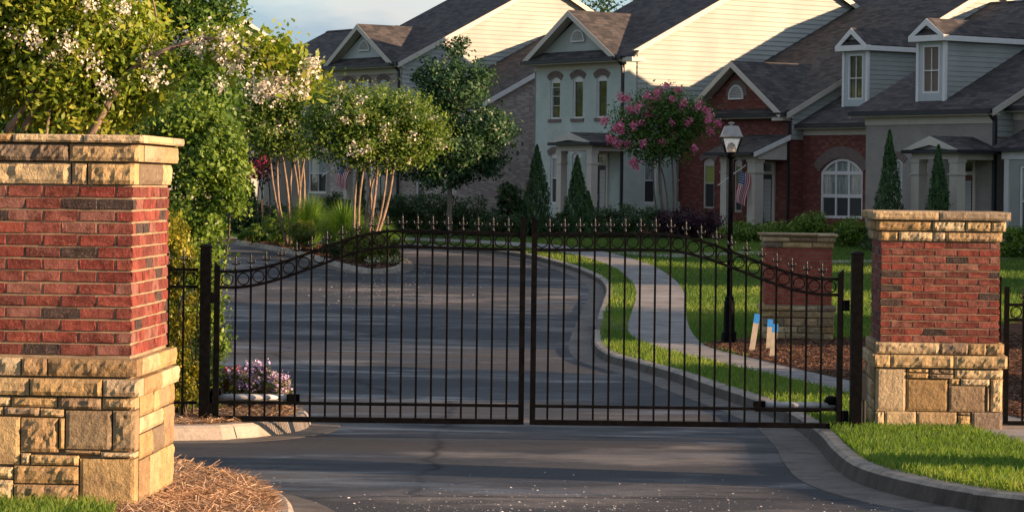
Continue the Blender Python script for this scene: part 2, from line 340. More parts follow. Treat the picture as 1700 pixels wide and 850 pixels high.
class MB:
    def __init__(s): s.v = []; s.f = []
    def add(s, vs, fs):
        k = len(s.v); s.v += [tuple(p) for p in vs]; s.f += [tuple(i + k for i in f) for f in fs]; return s
    def box(s, x0, x1, y0, y1, z0, z1):
        vs = [(x, y, z) for z in (z0, z1) for y in (y0, y1) for x in (x0, x1)]
        return s.add(vs, [(0, 2, 3, 1), (4, 5, 7, 6), (0, 1, 5, 4), (1, 3, 7, 5), (3, 2, 6, 7), (2, 0, 4, 6)])
    def bar(s, a, b, w, h, up=(0, 0, 1)):
        a, b = Vector(a), Vector(b); d = (b - a).normalized(); u = Vector(up)
        if abs(d.dot(u)) > .98: u = Vector((0, 1, 0))
        r = d.cross(u).normalized(); u = r.cross(d)
        vs = [p + r * (w / 2 * i) + u * (h / 2 * j) for p in (a, b) for i, j in ((-1, -1), (1, -1), (1, 1), (-1, 1))]
        return s.add(vs, [(3, 2, 1, 0), (4, 5, 6, 7), (0, 1, 5, 4), (1, 2, 6, 5), (2, 3, 7, 6), (3, 0, 4, 7)])
    def tube(s, pts, rs, n=6, cap=True):
        pts = [Vector(p) for p in pts]
        if isinstance(rs, (int, float)): rs = [rs] * len(pts)
        k = len(s.v); ref = Vector((.3, .9, .2))
        for i, p in enumerate(pts):
            d = (pts[min(i + 1, len(pts) - 1)] - pts[max(i - 1, 0)])
            d = d.normalized() if d.length > 1e-9 else Vector((0, 0, 1))
            r = d.cross(ref)
            r = r.normalized() if r.length > 1e-4 else d.cross(Vector((1, 0, 0))).normalized()
            u = r.cross(d); ref = u if False else ref
            for j in range(n):
                a = 2 * math.pi * j / n
                s.v.append(tuple(p + (r * math.cos(a) + u * math.sin(a)) * rs[i]))
        for i in range(len(pts) - 1):
            for j in range(n):
                j2 = (j + 1) % n
                s.f.append((k + i * n + j, k + i * n + j2, k + (i + 1) * n + j2, k + (i + 1) * n + j))
        if cap:
            s.f.append(tuple(k + j for j in range(n))[::-1]); s.f.append(tuple(k + (len(pts) - 1) * n + j for j in range(n)))
        return s
    def lathe(s, prof, n=8, c=(0, 0, 0), rot=0, square=False):
        k = len(s.v)
        for r, z in prof:
            for j in range(n):
                a = rot + 2 * math.pi * j / n
                s.v.append((c[0] + r * math.cos(a), c[1] + r * math.sin(a), c[2] + z))
        for i in range(len(prof) - 1):
            for j in range(n):
                j2 = (j + 1) % n
                s.f.append((k + i * n + j, k + i * n + j2, k + (i + 1) * n + j2, k + (i + 1) * n + j))
        s.f.append(tuple(k + j for j in range(n))[::-1]); s.f.append(tuple(k + (len(prof) - 1) * n + j for j in range(n)))
        return s
    def prism(s, poly, ext):
        """poly: list of 3-D points (planar), ext: extrusion vector"""
        n = len(poly); e = Vector(ext); k = len(s.v)
        s.v += [tuple(p) for p in poly] + [tuple(Vector(p) + e) for p in poly]
        nrm = Vector((0, 0, 0))
        for i in range(n):
            a, b = Vector(poly[i]), Vector(poly[(i + 1) % n]); nrm += a.cross(b)
        fl = nrm.dot(e) > 0
        bot = tuple(range(k, k + n)); top = tuple(range(k + n, k + 2 * n))
        s.f.append(bot[::-1] if fl else bot); s.f.append(top if fl else top[::-1])
        for i in range(n):
            j = (i + 1) % n; q = (k + i, k + j, k + n + j, k + n + i)
            s.f.append(q if fl else q[::-1])
        return s
    def mesh(s, name, smooth=False):
        me = bpy.data.meshes.new(name); me.from_pydata(s.v, [], s.f); me.update()
        if smooth: me.polygons.foreach_set('use_smooth', [True] * len(me.polygons))
        return me
    def build(s, name, mat, parent=None, smooth=False, kind=None): return obj(name, s.mesh(name, smooth), mat, parent, kind)

def quads_mesh(name, V, nper, rnd):
    """V: (N*nper,3) array, every nper vertices one face; rnd: per-face value"""
    N = len(V) // nper
    me = bpy.data.meshes.new(name)
    me.vertices.add(len(V)); me.vertices.foreach_set('co', np.ascontiguousarray(V, dtype=np.float32).ravel())
    me.loops.add(len(V)); me.loops.foreach_set('vertex_index', np.arange(len(V), dtype=np.int32))
    me.polygons.add(N); me.polygons.foreach_set('loop_start', np.arange(0, len(V), nper, dtype=np.int32))
    me.polygons.foreach_set('loop_total', np.full(N, nper, dtype=np.int32))
    a = me.attributes.new('rnd', 'FLOAT', 'FACE'); a.data.foreach_set('value', np.asarray(rnd, dtype=np.float32))
    me.update(calc_edges=True); return me
def unit(n):
    v = RNG.normal(size=(n, 3)); return v / np.linalg.norm(v, axis=1, keepdims=True)
def leaves(name, pts, size, mat, parent=None, rnd=None, aspect=.5, nbias=None, droop=.0, jitter=.3, kind=None):
    n = len(pts); nr = unit(n)
    if nbias is not None: nr = nr * .8 + nbias; nr /= np.linalg.norm(nr, axis=1, keepdims=True)
    t = np.cross(nr, unit(n)); t /= np.linalg.norm(t, axis=1, keepdims=True) + 1e-9
    t[:, 2] -= droop; t /= np.linalg.norm(t, axis=1, keepdims=True) + 1e-9
    b = np.cross(nr, t)
    L = size * (1 + jitter * RNG.normal(size=(n, 1))).clip(.45, 1.8); W = L * aspect
    V = np.empty((n, 4, 3)); V[:, 0] = pts - t * L / 2; V[:, 2] = pts + t * L / 2
    V[:, 1] = pts + b * W / 2 - nr * L * .06 - t * L * .06; V[:, 3] = pts - b * W / 2 - nr * L * .06 - t * L * .06
    if rnd is None: rnd = RNG.random(n)
    return obj(name, quads_mesh(name, V.reshape(-1, 3), 4, rnd), mat, parent, kind)
def clump_pts(blobs, nclump, per, spread, shell=2.5, flat=.7):
    """points gathered into clumps spread through a union of ellipsoids"""
    w = np.array([r[0] * r[1] * r[2] for c, r in blobs]) ** .8; w = w / w.sum()
    k = RNG.choice(len(blobs), nclump, p=w)
    C = np.array([c for c, r in blobs], float)[k]; R = np.array([r for c, r in blobs], float)[k]
    d = unit(nclump); u = RNG.random((nclump, 1)) ** (1 / shell)
    cen = C + d * R * u
    pts = np.repeat(cen, per, axis=0) + RNG.normal(size=(nclump * per, 3)) * np.array([spread, spread, spread * flat])
    nb = np.repeat(d * np.array([.7, .7, .5]) + np.array([0, 0, .45]), per, axis=0)
    rnd = np.clip(.5 + .28 * np.repeat(RNG.normal(size=nclump), per) * .8 + .22 * RNG.normal(size=nclump * per), 0, 1)
    return pts, rnd, nb, cen
def smooth_path(pts, step=.35):
    P_ = [Vector(p) for p in pts]; out = []
    for i in range(len(P_) - 1):
        p0 = P_[max(i - 1, 0)]; p1 = P_[i]; p2 = P_[i + 1]; p3 = P_[min(i + 2, len(P_) - 1)]
        n = max(2, int((p2 - p1).length / step))
        for k in range(n):
            t = k / n
            out.append(.5 * ((2 * p1) + (p2 - p0) * t + (2 * p0 - 5 * p1 + 4 * p2 - p3) * t * t + (3 * p1 - p0 - 3 * p2 + p3) * t ** 3))
    out.append(P_[-1]); return out
def drape(name, poly, off, mat, kind='structure', bump=0, step=1.5, tri_len=None):
    """a flat outline laid on the ground profile"""
    bm = bmesh.new()
    vs = [bm.verts.new((p[0], p[1], 0)) for p in poly]
    tris = tessellate_polygon([[Vector((p[0], p[1], 0)) for p in poly]])
    for t in tris:
        try: bm.faces.new([vs[i] for i in t])
        except ValueError: pass
    ys = [p[1] for p in poly]; y = math.floor(min(ys)) + .013
    while y < min(max(ys), 130):
        bmesh.ops.bisect_plane(bm, geom=bm.verts[:] + bm.edges[:] + bm.faces[:], plane_co=(0, y, 0), plane_no=(0, 1, 0)); y += step
    if tri_len:
        xs = [p[0] for p in poly]; x = min(xs) + .011
        while x < max(xs):
            bmesh.ops.bisect_plane(bm, geom=bm.verts[:] + bm.edges[:] + bm.faces[:], plane_co=(x, 0, 0), plane_no=(1, 0, 0)); x += tri_len
    for v in bm.verts:
        h = 0
        if bump: h = bump * noise.noise(Vector((v.co.x * 1.7, v.co.y * 1.7, 3.3)))
        v.co.z = gz(v.co.y) + off + h
    bmesh.ops.recalc_face_normals(bm, faces=bm.faces[:])
    for f in bm.faces:
        if f.normal.z < 0: f.normal_flip()
    me = bpy.data.meshes.new(name); bm.to_mesh(me); bm.free()
    o = obj(name, me, mat); o['kind'] = kind; return o
def inside(px, py, poly):
    r = np.zeros(len(px), bool); n = len(poly); j = n - 1
    for i in range(n):
        xi, yi = poly[i][0], poly[i][1]; xj, yj = poly[j][0], poly[j][1]
        c = ((yi > py) != (yj > py)) & (px < (xj - xi) * (py - yi) / (yj - yi + 1e-12) + xi)
        r ^= c; j = i
    return r

# ------------------------------------------------------------------ ground, road, kerbs, pavements
bm = MB()
ys = [-60, -30, -10, 0, 5, 10, 15, 20, 25, 30, 36, 42, 48, 55, 62, 68, 75, 82, 88, 94, 100, 110, 120, 140, 200, 300, 600, 1500]
for y in ys:
    for x in (-1500, -120, -40, 40, 120, 1500): bm.v.append((x, y, gz(min(y, 400)) - .06))
for i in range(len(ys) - 1):
    for j in range(5): bm.f.append((i * 6 + j, i * 6 + j + 1, i * 6 + 7 + j, i * 6 + 6 + j))
bm.v = [(v[0], v[1] if v[1] > -60 else -400, v[2]) for v in bm.v]
structure('ground', bm.mesh('ground'), 'earth')
drape('road', [(-45, -12), (30, -12), (30, 97), (-45, 97)], 0, 'asphalt', step=1.0)

KH = .14
right_px = [(1900, 855), (1700, 823), (1618, 813), (1535, 799), (1461, 782), (1416, 766), (1383, 741), (1358, 714), (1310, 682), (1240, 656), (1184, 638), (1117, 615), (1050, 597), (1012, 587), (990, 573), (985, 555), (990, 532), (1000, 500), (1006, 482), (1002, 468), (990, 458), (961, 445), (922, 433), (870, 421), (805, 413), (750, 409), (690, 405), (600, 402), (500, 399), (400, 395), (250, 392)]
rp_ = [G(x, y, KH) for x, y in right_px]
rp_ = [Vector((9.0, 9.0, 0)), Vector((5.6, 13.2, 0))] + rp_[1:] + [Vector((-25, 92.5, 0))]
curb_right = smooth_path(rp_, .4)
left_px = [(284, 707), (388, 704), (440, 700), (490, 693), (509, 685), (506, 677), (470, 670), (420, 664), (360, 655)]
lp_ = [G(x, y, KH) for x, y in left_px]
lp_ = [Vector((-12, lp_[0].y - 1.2, 0)), Vector((-6, lp_[0].y - .3, 0))] + lp_ + [Vector((-6, lp_[-1].y + 4, 0)), Vector((-12, lp_[-1].y + 7, 0))]
curb_left = smooth_path(lp_, .3)
near_px = [(470, 1000), (488, 900), (488, 850), (481, 826), (456, 807), (415, 793), (350, 778), (283, 767)]
np_ = [G(x, y, KH) for x, y in near_px] + [Vector((-4.2, 20.6, 0)), Vector((-8, 20.4, 0)), Vector((-14, 20, 0))]
curb_near = smooth_path(np_, .25)
isl_px = [(392, 399), (430, 405), (480, 414), (530, 427), (575, 440), (610, 446), (645, 446), (664, 441), (668, 432), (655, 422), (620, 414), (560, 408), (480, 402), (430, 398), (405, 396)]
ip_ = [G(x, y, KH) for x, y in isl_px]
curb_island = smooth_path(ip_ + [ip_[0]], .3)

def kerb(name, path, side, gutter=.45, drop=None, w=.17):
    """side=+1: the planted side lies to the left of the direction of travel"""
    kb, gb = MB(), MB(); n = len(path)
    for i, p in enumerate(path):
        d = path[min(i + 1, n - 1)] - path[max(i - 1, 0)]; d.z = 0; d.normalize()
        nr = Vector((-d.y, d.x, 0)) * side; z = gz(p.y); h = KH
        if drop: h = KH * drop(p)
        b0 = p - nr * .035
        prof = [(b0, z - .1), (b0, z + .012), (p, z + h - .025), (p + nr * .03, z + h), (p + nr * w, z + h + .004), (p + nr * w, z - .1)]
        kb.v += [(q.x, q.y, zz) for q, zz in prof]
        g0 = p - nr * (.033 + gutter)
        gb.v += [(b0.x, b0.y, z + .011), (g0.x, g0.y, z + .007), (g0.x, g0.y, z - .05)]
    for i in range(n - 1):
        for j in range(5):
            a = i * 6 + j; q = (a, a + 1, a + 7, a + 6); kb.f.append(q if side > 0 else q[::-1])
        for j in range(2):
            a = i * 3 + j; q = (a, a + 1, a + 4, a + 3); gb.f.append(q[::-1] if side > 0 else q)
    km = kb.mesh(name); km.materials.append(MATS['concrete']); km.materials.append(MATS['kerb_face_dark'])
    for i_, p_ in enumerate(km.polygons): p_.material_index = 1 if (i_ % 5 in (0, 1) and name == 'kerb_by_lawn') else 0  # upright face of the lawn kerb in darker concrete than its top
    k = structure(name, km, 'concrete')
    if gutter > .05: g = obj('gutter', gb.mesh('gutter'), 'gutter_concrete', k)
    # joints between the cast lengths
    jb = MB(); acc = 0
    for i in range(1, n - 1):
        acc += (path[i] - path[i - 1]).length
        if acc > 3.0 and path[i].y < 80:
            acc = 0; p = path[i]; d = (path[i + 1] - path[i - 1]); d.z = 0; d.normalize(); nr = Vector((-d.y, d.x, 0)) * side; z = gz(p.y)
            for a, b, za, zb in ((-gutter, -.04, .014, .016), (-.036, 0.001, .02, KH - .02), (0.0, w, KH + .003, KH + .007)):
                A, B = p + nr * a, p + nr * b
                jb.add([(A.x - d.x * .008, A.y - d.y * .008, z + za), (A.x + d.x * .008, A.y + d.y * .008, z + za), (B.x + d.x * .008, B.y + d.y * .008, z + zb), (B.x - d.x * .008, B.y - d.y * .008, z + zb)], [(0, 1, 2, 3)])
    if jb.f: obj('kerb_joint', jb.mesh('kerb_joint'), 'gutter_dark', k)
    return k
ramp_y = (G(990, 548, KH).y, G(995, 531, KH).y)
def ramp_drop(p):
    c = (ramp_y[0] + ramp_y[1]) / 2; hw = abs(ramp_y[1] - ramp_y[0]) / 2
    t = abs(p.y - c) / hw
    return .15 if t < .8 and p.x < 4 else 1.0
def signed_side(path, pt):
    return None
# direction of travel: near to far, so the lawn lies on the right
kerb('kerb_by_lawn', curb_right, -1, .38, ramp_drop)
kerb('kerb_by_hedge', curb_left, 1, .30)
kerb('kerb_by_brick_pillar', curb_near, 1, .30)
kerb('kerb_of_planted_island', curb_island, 1, .30)

lawn_poly = [(p.x, p.y) for p in curb_right] + [(-90, 92.5), (-90, 220), (150, 220), (150, 9)]
def inset(path, side, w):
    out = []
    for i, p in enumerate(path):
        d = path[min(i + 1, len(path) - 1)] - path[max(i - 1, 0)]; d.z = 0; d.normalize()
        q = p + Vector((-d.y, d.x, 0)) * side * w; out.append((q.x, q.y))
    return out
lawn_poly = inset(curb_right, -1, .12) + [(-90, 92.5), (-90, 220), (150, 220), (150, 9)]
drape('lawn', lawn_poly, KH, 'lawn_turf', step=2.0)
sw_l = [(1800, 770), (1680, 735), (1600, 712), (1500, 680), (1415, 655), (1300, 627), (1180, 600), (1090, 577), (1050, 560), (1042, 545), (1048, 520), (1056, 492), (1050, 470), (1020, 445), (960, 425), (880, 412), (800, 405), (700, 400.5), (600, 397)]
sw_r = [(1850, 730), (1700, 695), (1600, 672), (1500, 652), (1415, 632), (1300, 606), (1200, 584), (1165, 570), (1145, 545), (1138, 515), (1137, 490), (1120, 465), (1080, 440), (1010, 420), (930, 408), (850, 402.5), (750, 397.5), (600, 393.5)]
SL = smooth_path([G(x, y, KH) for x, y in sw_l], .6); SR = smooth_path([G(x, y, KH) for x, y in sw_r], .6)
walk_poly = [(p.x, p.y) for p in SL] + [(p.x, p.y) for p in reversed(SR)]
walk = drape('sidewalk', walk_poly, KH + .012, 'sidewalk_concrete')
jb = MB()
for i in range(2, len(SL) - 2, 3):
    p = SL[i]; q = min(SR, key=lambda r: (r - p).length)
    if p.y > 75: break
    d = (q - p); d.z = 0; t = Vector((-d.y, d.x, 0)).normalized() * .014
    z0, z1 = gz(p.y) + KH + .016, gz(q.y) + KH + .016
    jb.add([(p.x - t.x, p.y - t.y, z0), (p.x + t.x, p.y + t.y, z0), (q.x + t.x, q.y + t.y, z1), (q.x - t.x, q.y - t.y, z1)], [(0, 1, 2, 3)])
obj('walk_joint', jb.mesh('walk_joint'), 'gutter_dark', walk)
ra, rb = G(992, 530, KH), G(990, 548, KH)
drape('kerb_ramp', [(ra.x - .1, ra.y), (ra.x + 1.0, ra.y), (G(1050, 531, KH).x, ra.y - .2), (G(1046, 548, KH).x, rb.y), (rb.x, rb.y)], KH + .008, 'gutter_concrete')
mulch_px = [(1168, 574), (1300, 608), (1415, 634), (1500, 653), (1600, 674), (1700, 697), (1900, 735), (1900, 540), (1700, 535), (1600, 548), (1450, 562), (1380, 566), (1320, 561), (1250, 564), (1200, 567)]
mulch_poly = [(p.x, p.y) for p in (G(x, y, KH) for x, y in mulch_px)]
drape('mulch_bed', mulch_poly, KH + .018, 'mulch_bed')
path_px = [(1010, 421), (1120, 428), (1200, 424), (1300, 420), (1300, 417), (1200, 419), (1100, 422), (1040, 418)]
drape('front_path', [(p.x, p.y) for p in (G(x, y, KH) for x, y in path_px)], KH + .010, 'sidewalk_concrete')
p2 = [(1380, 437), (1700, 430), (1700, 427), (1380, 433)]
drape('garden_path', [(p.x, p.y) for p in (G(x, y, KH) for x, y in p2)], KH + .010, 'sidewalk_concrete')

hedge_bed_poly = inset(curb_left, 1, .12) + [(-30, 36), (-30, 22)]
drape('straw_bed_under_hedge', hedge_bed_poly, KH, 'straw_bed')
near_poly = inset(curb_near, 1, .12) + [(-14, 8), (-1.2, 8)]
def mound(o, cx, cy, r, h):
    for v in o.data.vertices:
        d = math.hypot(v.co.x - cx, v.co.y - cy)
        v.co.z += h * max(0, 1 - (d / r) ** 2)
nb_ = drape('straw_bed_by_pillar', near_poly, KH, 'straw_bed', bump=.015, step=.3, tri_len=.35)
isl_poly = inset(curb_island, 1, .12)
drape('mulch_island', isl_poly, KH, 'mulch_bed')
bed_px = [(640, 386), (760, 384), (880, 388), (1000, 392), (1100, 390), (1200, 396), (1320, 400), (1440, 408), (1560, 415), (1720, 424), (1760, 300), (640, 330)]
fb = [G(x, y, KH) for x, y in bed_px[:-2]]
drape('foundation_bed', [(p.x, p.y) for p in fb] + [(fb[-1].x + 2, fb[-1].y + 4), (12, 108), (-10, 118)], KH + .014, 'mulch_bed')

# ------------------------------------------------------------------ brick and sandstone pillars
BL, BH, BD, MJ = .194, .0572, .092, .0105
NROW = 14
PW = 5 * (BL + MJ) + BD
def brick_mesh(seed):
    r = random.Random(seed); b = bmesh.new()
    bmesh.ops.create_cube(b, size=1)
    for v in b.verts: v.co = Vector((v.co.x * BL, v.co.y * BD, v.co.z * BH))
    bmesh.ops.bevel(b, geom=b.edges[:], offset=.0035, segments=1, affect='EDGES')
    for v in b.verts: v.co += Vector((r.uniform(-.003, .003), r.uniform(-.004, .004), r.uniform(-.0025, .0025)))
    me = bpy.data.meshes.new('brick'); b.to_mesh(me); b.free(); return me
BRICKS = [brick_mesh(i) for i in range(6)]
BR_RED = []; BR_DARK = []
for m_ in BRICKS:
    a = m_.copy(); a.materials.append(MATS['brick_red']); BR_RED.append(a)
    d = m_.copy(); d.materials.append(MATS['brick_dark']); BR_DARK.append(d)
def brick_slots(z0):
    """pinwheel courses: every side starts with a whole brick at one corner"""
    h = PW / 2
    for r in range(NROW):
        z = z0 + r * (BH + MJ) + BH / 2 + MJ
        for s in range(4):
            for k in range(5):
                t = h - BL / 2 - k * (BL + MJ)
                if r % 2: t = -t
                x, y = t, -h + BD / 2
                a = s * math.pi / 2
                yield r, s, k, (x * math.cos(a) - y * math.sin(a), x * math.sin(a) + y * math.cos(a), z), a
def stone_mesh(w, h, d, rough, seed, nx=None, nz=None):
    """rock-faced block: x in 0..w, z in 0..h, face towards -y"""
    nx = nx or max(4, int(w / .02)); nz = nz or max(4, int(h / .02)); b = MB(); o = Vector((seed * 7.13, seed * 3.7, seed * 1.9))
    nx = min(nx, 20); nz = min(nz, 14)
    for j in range(nz + 1):
        for i in range(nx + 1):
            x, z = w * i / nx, h * j / nz
            e = min(x, w - x, z, h - z); ed = min(1, e / .009)
            n = noise.fractal(Vector((x, z, 0)) * 11 + o, .8, 2.2, 5) * .62 + abs(noise.noise(Vector((x, z * 1.6, 0)) * 26 + o)) * .6
            y = -rough * (.35 + n) * (.25 + .75 * ed) + (1 - ed) * .006
            jx = 0 if i in (0, nx) else .2 * w / nx * noise.noise(Vector((x * 40, z * 40, 5)) + o)
            b.v.append((x + jx, y, z))
    for j in range(nz):
        for i in range(nx):
            k = j * (nx + 1) + i; b.f.append((k, k + 1, k + nx + 2, k + nx + 1))
    k = len(b.v); c = [0, nx, (nz + 1) * (nx + 1) - 1, nz * (nx + 1)]
    back = [(0, d, 0), (w, d, 0), (w, d, h), (0, d, h)]; b.v += back
    bot = list(range(0, nx + 1)); top = [nz * (nx + 1) + i for i in range(nx + 1)]
    lf = [j * (nx + 1) for j in range(nz + 1)]; rt = [j * (nx + 1) + nx for j in range(nz + 1)]
    b.f.append(tuple(bot[::-1] + [k, k + 1])); b.f.append(tuple(top + [k + 2, k + 3]))
    b.f.append(tuple(lf + [k + 3, k])); b.f.append(tuple(rt[::-1] + [k + 1, k + 2]))
    b.f.append((k + 1, k, k + 3, k + 2))
    return b.mesh('stone')
def side_frame(s, half, proud=0):
    a = s * math.pi / 2
    return a, lambda x, z: Vector((x * math.cos(a) + (half + proud) * math.sin(a), x * math.sin(a) - (half + proud) * math.cos(a), z))
def put_stone(root, s, x0, x1, z0, z1, half, proud, rough, seed, name='stone', depth=.12, gap=.009):
    """s: side number (0 front, 1 right, 2 back, 3 left); x measured from the side's middle, left to right"""
    a, fr = side_frame(s, half, proud)
    o = obj(name, stone_mesh(x1 - x0 - gap, z1 - z0 - gap, depth + proud, rough, seed), 'sandstone', root)
    o.location = fr(x0 + gap / 2, z0 + gap / 2); o.rotation_euler = (0, 0, a); return o
def random_ashlar(rs, x0, x1, z0, z1):
    out = []; z = z0
    while z < z1 - .03:
        h = rs.choice((.11, .17, .24)); h = min(h, z1 - z)
        if z1 - z - h < .07: h = z1 - z
        x = x0
        while x < x1 - .02:
            w = rs.uniform(.16, .4)
            if x1 - x - w < .12: w = x1 - x
            if h > .2 and w > .3 and rs.random() < .5:
                out += [(x, x + w, z, z + h * .6), (x, x + w, z + h * .6, z + h)]
            else: out.append((x, x + w, z, z + h))
            x += w
        z += h
    return out
def pillar(name, label, loc, rz, front, caps, ledges, zbrick, detail=True, group=None, seed=0):
    """front: stones of the front base (x0,x1,z0,z1) from the left edge; ledges: rows under the brick; caps: rows above"""
    rs = random.Random(seed); root = thing(name, label, 'pillar', loc, rz, group)
    h = PW / 2; ztop = zbrick + NROW * (BH + MJ) + MJ
    cb = MB(); cb.box(-h + .009, h - .009, -h + .009, h - .009, zbrick - .01, ztop)
    cb.box(-h + .005, h - .005, -h + .005, h - .005, -.4, zbrick - .012); cb.box(-h + .02, h - .02, -h + .02, h - .02, ztop + .002, ztop + .2)
    cb.build('mortar_core', 'mortar', root)
    if detail:
        for r, s, k, p, a in brick_slots(zbrick):
            dark = rs.random() < .085
            o = bpy.data.objects.new('brick', rs.choice(BR_DARK if dark else BR_RED)); col.objects.link(o); o.parent = root
            o.location = p; o.rotation_euler = (0, 0, a + (math.pi if rs.random() < .5 else 0))
    else:
        jb = MB(); src = [([tuple(v.co) for v in m.vertices], [tuple(f.vertices) for f in m.polygons]) for m in BRICKS]
        for r, s, k, p, a in brick_slots(zbrick):
            vs, fs = rs.choice(src); M = Matrix.Translation(p) @ Matrix.Rotation(a, 4, 'Z'); jb.add([M @ Vector(v) for v in vs], fs)
        jb.build('brick_courses', 'brick_house_small', root, kind='stuff')
    sd = seed * 100
    # base, front as surveyed, other sides random
    hb = h + .035
    for i, (x0, x1, z0, z1) in enumerate(front):
        sd += 1; flat = (x1 - x0) * (z1 - z0) > .05
        put_stone(root, 0, -hb + x0, -hb + x1, z0, z1, hb, rs.uniform(.0, .012), .006 if flat else .026, sd)
    zb = min(f[2] for f in front); zt = max(f[3] for f in front)
    for s in (1, 2, 3):
        e = .13
        for (x0, x1, z0, z1) in random_ashlar(rs, -hb + (e if s in (1,) else 0) + (e if s == 2 else 0), hb - (e if s == 3 else 0) - (0 if s in (1, 3) else e), zb, zt):
            sd += 1; put_stone(root, s, x0, x1, z0, z1, hb, rs.uniform(0, .012), .013, sd)
    def ring(zz0, zz1, ov, breaks, rough):
        nonlocal sd
        hh = h + ov; e = .14
        xs = [-hh] + [-hh + b for b in breaks] + [hh]
        for a, b in zip(xs[:-1], xs[1:]):
            sd += 1; put_stone(root, 0, a, b, zz0, zz1, hh, rs.uniform(0, .008), rough, sd, depth=.14)
        for s in (1, 2, 3):
            lo, hi = -hh + (e if s in (1, 2) else 0), hh - (e if s in (3, 2) else 0); m = rs.uniform(-.15, .3)
            for a, b in ((lo, m), (m, hi)):
                sd += 1; put_stone(root, s, a, b, zz0, zz1, hh, rs.uniform(0, .006), rough * .6, sd, depth=.14)
    for (z0, z1, ov, br) in ledges: ring(z0, z1, ov, br, .022)
    for i, (dz0, dz1, ov, br) in enumerate(caps): ring(ztop + dz0, ztop + dz1, ov, br, .024 if i < len(caps) - 1 else .012)
    tb = MB(); hh = h + caps[-1][2] - .10; tb.box(-hh, hh, -hh, hh, ztop + .03, ztop + caps[-1][1] - .006)
    tb.build('cap_slab', 'sandstone', root)
    return root
t = NT('brick_house_small'); v = t.coord()
t.fin(t.ramp(t.noise(v, 7, 4, .7), [(.35, (.20, .045, .03)), (.55, (.30, .075, .048)), (.7, (.34, .12, .08))]), .85, t.bump(t.noise(v, 60, 3), .5, .006), .2)

PR = -rad(3.05)
# foreground pillar: survey from its front right-hand corner
k = 1 / 844.5
Lw = PW + .07
def LS(x0, x1, y0, y1): return (max(0, Lw - (637 - x0) * k), Lw - (637 - x1) * k, (815 - y1) * k, (815 - y0) * k)
left_front = [LS(*a) for a in ((-330, 45, 308, 358), (45, 267, 308, 362), (267, 476, 308, 369), (476, 637, 308, 367),
    (-330, 12, 358, 403), (12, 183, 358, 403), (183, 300, 362, 406), (-330, -95, 403, 640), (-95, 92, 403, 632), (92, 273, 406, 573), (273, 304, 406, 555), (304, 527, 369, 556), (527, 637, 367, 563),
    (92, 142, 573, 632), (142, 372, 580, 632), (304, 472, 556, 580), (472, 637, 563, 594), (372, 637, 594, 815), (62, 372, 632, 720), (-95, 62, 640, 700), (62, 372, 720, 815), (-95, 62, 700, 815), (-330, -95, 640, 815))]
left_caps = [(0, .125, .012, [.78, .87, .95][:2]), (.128, .228, .042, [.36, .80]), (.231, .283, .075, [.52, .92])]
dL = F / 298
c_r = P(215, 838, dL)      # brick corner line at base
hB = PW / 2
def corner_to_centre(p, rz, sx):
    v = Matrix.Rotation(rz, 3, 'Z') @ Vector((sx * hB, hB, 0)); return (p.x + v.x, p.y + v.y, p.z)
zbL = (815 - 122) * k
pillar('brick_pillar', 'nearest brick and sandstone gate pillar, cut off by the picture edge, standing in pine straw', corner_to_centre(c_r, PR, -1), PR, left_front, left_caps,
       [((815 - 214) * k, (815 - 126) * k, .045, [.42, .55, .70]), ((815 - 305) * k, (815 - 219) * k, .062, [.62, 1.03])], zbL, seed=3)
# pillar by the right-hand gate post
k2 = 1 / 680.0
def RS(x0, x1, y0, y1): return (max(0, (x0 - 105) * k2), min(PW + .07, (x1 - 105) * k2 * (PW + .07) / 1.199), (740 - y1) * k2, (740 - y0) * k2)
right_front = [RS(*a) for a in ((105, 297, 287, 567), (297, 443, 287, 316), (443, 603, 287, 322), (297, 443, 316, 356), (443, 603, 322, 356), (603, 922, 287, 348), (297, 568, 356, 562), (568, 643, 348, 393), (643, 836, 348, 397),
    (568, 808, 393, 562), (808, 834, 397, 557), (834, 922, 348, 559), (105, 160, 567, 740), (160, 367, 562, 692), (367, 628, 562, 696), (628, 715, 562, 584), (628, 715, 584, 696), (715, 922, 559, 740), (160, 430, 692, 740), (430, 715, 696, 740))]
dR = F / 176
c_l = P(1459, 727, dR)
pillar('brick_pillar', 'sunlit brick and sandstone pillar on grass beside the open end of the kerb', corner_to_centre(c_l, PR, 1), PR, right_front,
       [(0, .094, .02, [.18, .5, .62, .85][0:3]), (.097, .195, .05, [.52, .83, 1.07]), (.198, .285, .09, [.62])],
       [((740 - 197) * k2, (740 - 122) * k2, .045, [.60, .87, 1.04]), ((740 - 283) * k2, (740 - 199) * k2, .075, [.17, .76])], (740 - 120) * k2 - .01, seed=5)
# shaded pillar beyond the gate, and an unseen one added to throw a shadow on the road
bp = G(1318, 566, KH)
pillar('brick_pillar', 'shaded brick and stone pillar behind the gate, next to survey stakes', (bp.x + .1, bp.y + .6, bp.z - .22), PR, random_ashlar(random.Random(4), 0, PW + .07, 0, .60),
       [(0, .10, .02, [.3, .8]), (.102, .19, .05, [.45, .9]), (.192, .24, .09, [.5, .95])], [(.61, .72, .05, [.3, .75]), (.722, .80, .075, [.5, .95])], .815, detail=False, seed=8)
pillar('brick_pillar', 'added brick pillar outside the picture, placed to cast a shadow across the road before the gate', (8.2, 18.3, gz(18.3) + .1), PR, random_ashlar(random.Random(9), 0, PW + .07, 0, .60),
       [(0, .10, .02, [.3, .8]), (.102, .19, .05, [.45, .9]), (.192, .24, .09, [.5, .95])], [(.61, .72, .05, [.3, .75]), (.722, .80, .075, [.5, .95])], .815, detail=False, seed=9)

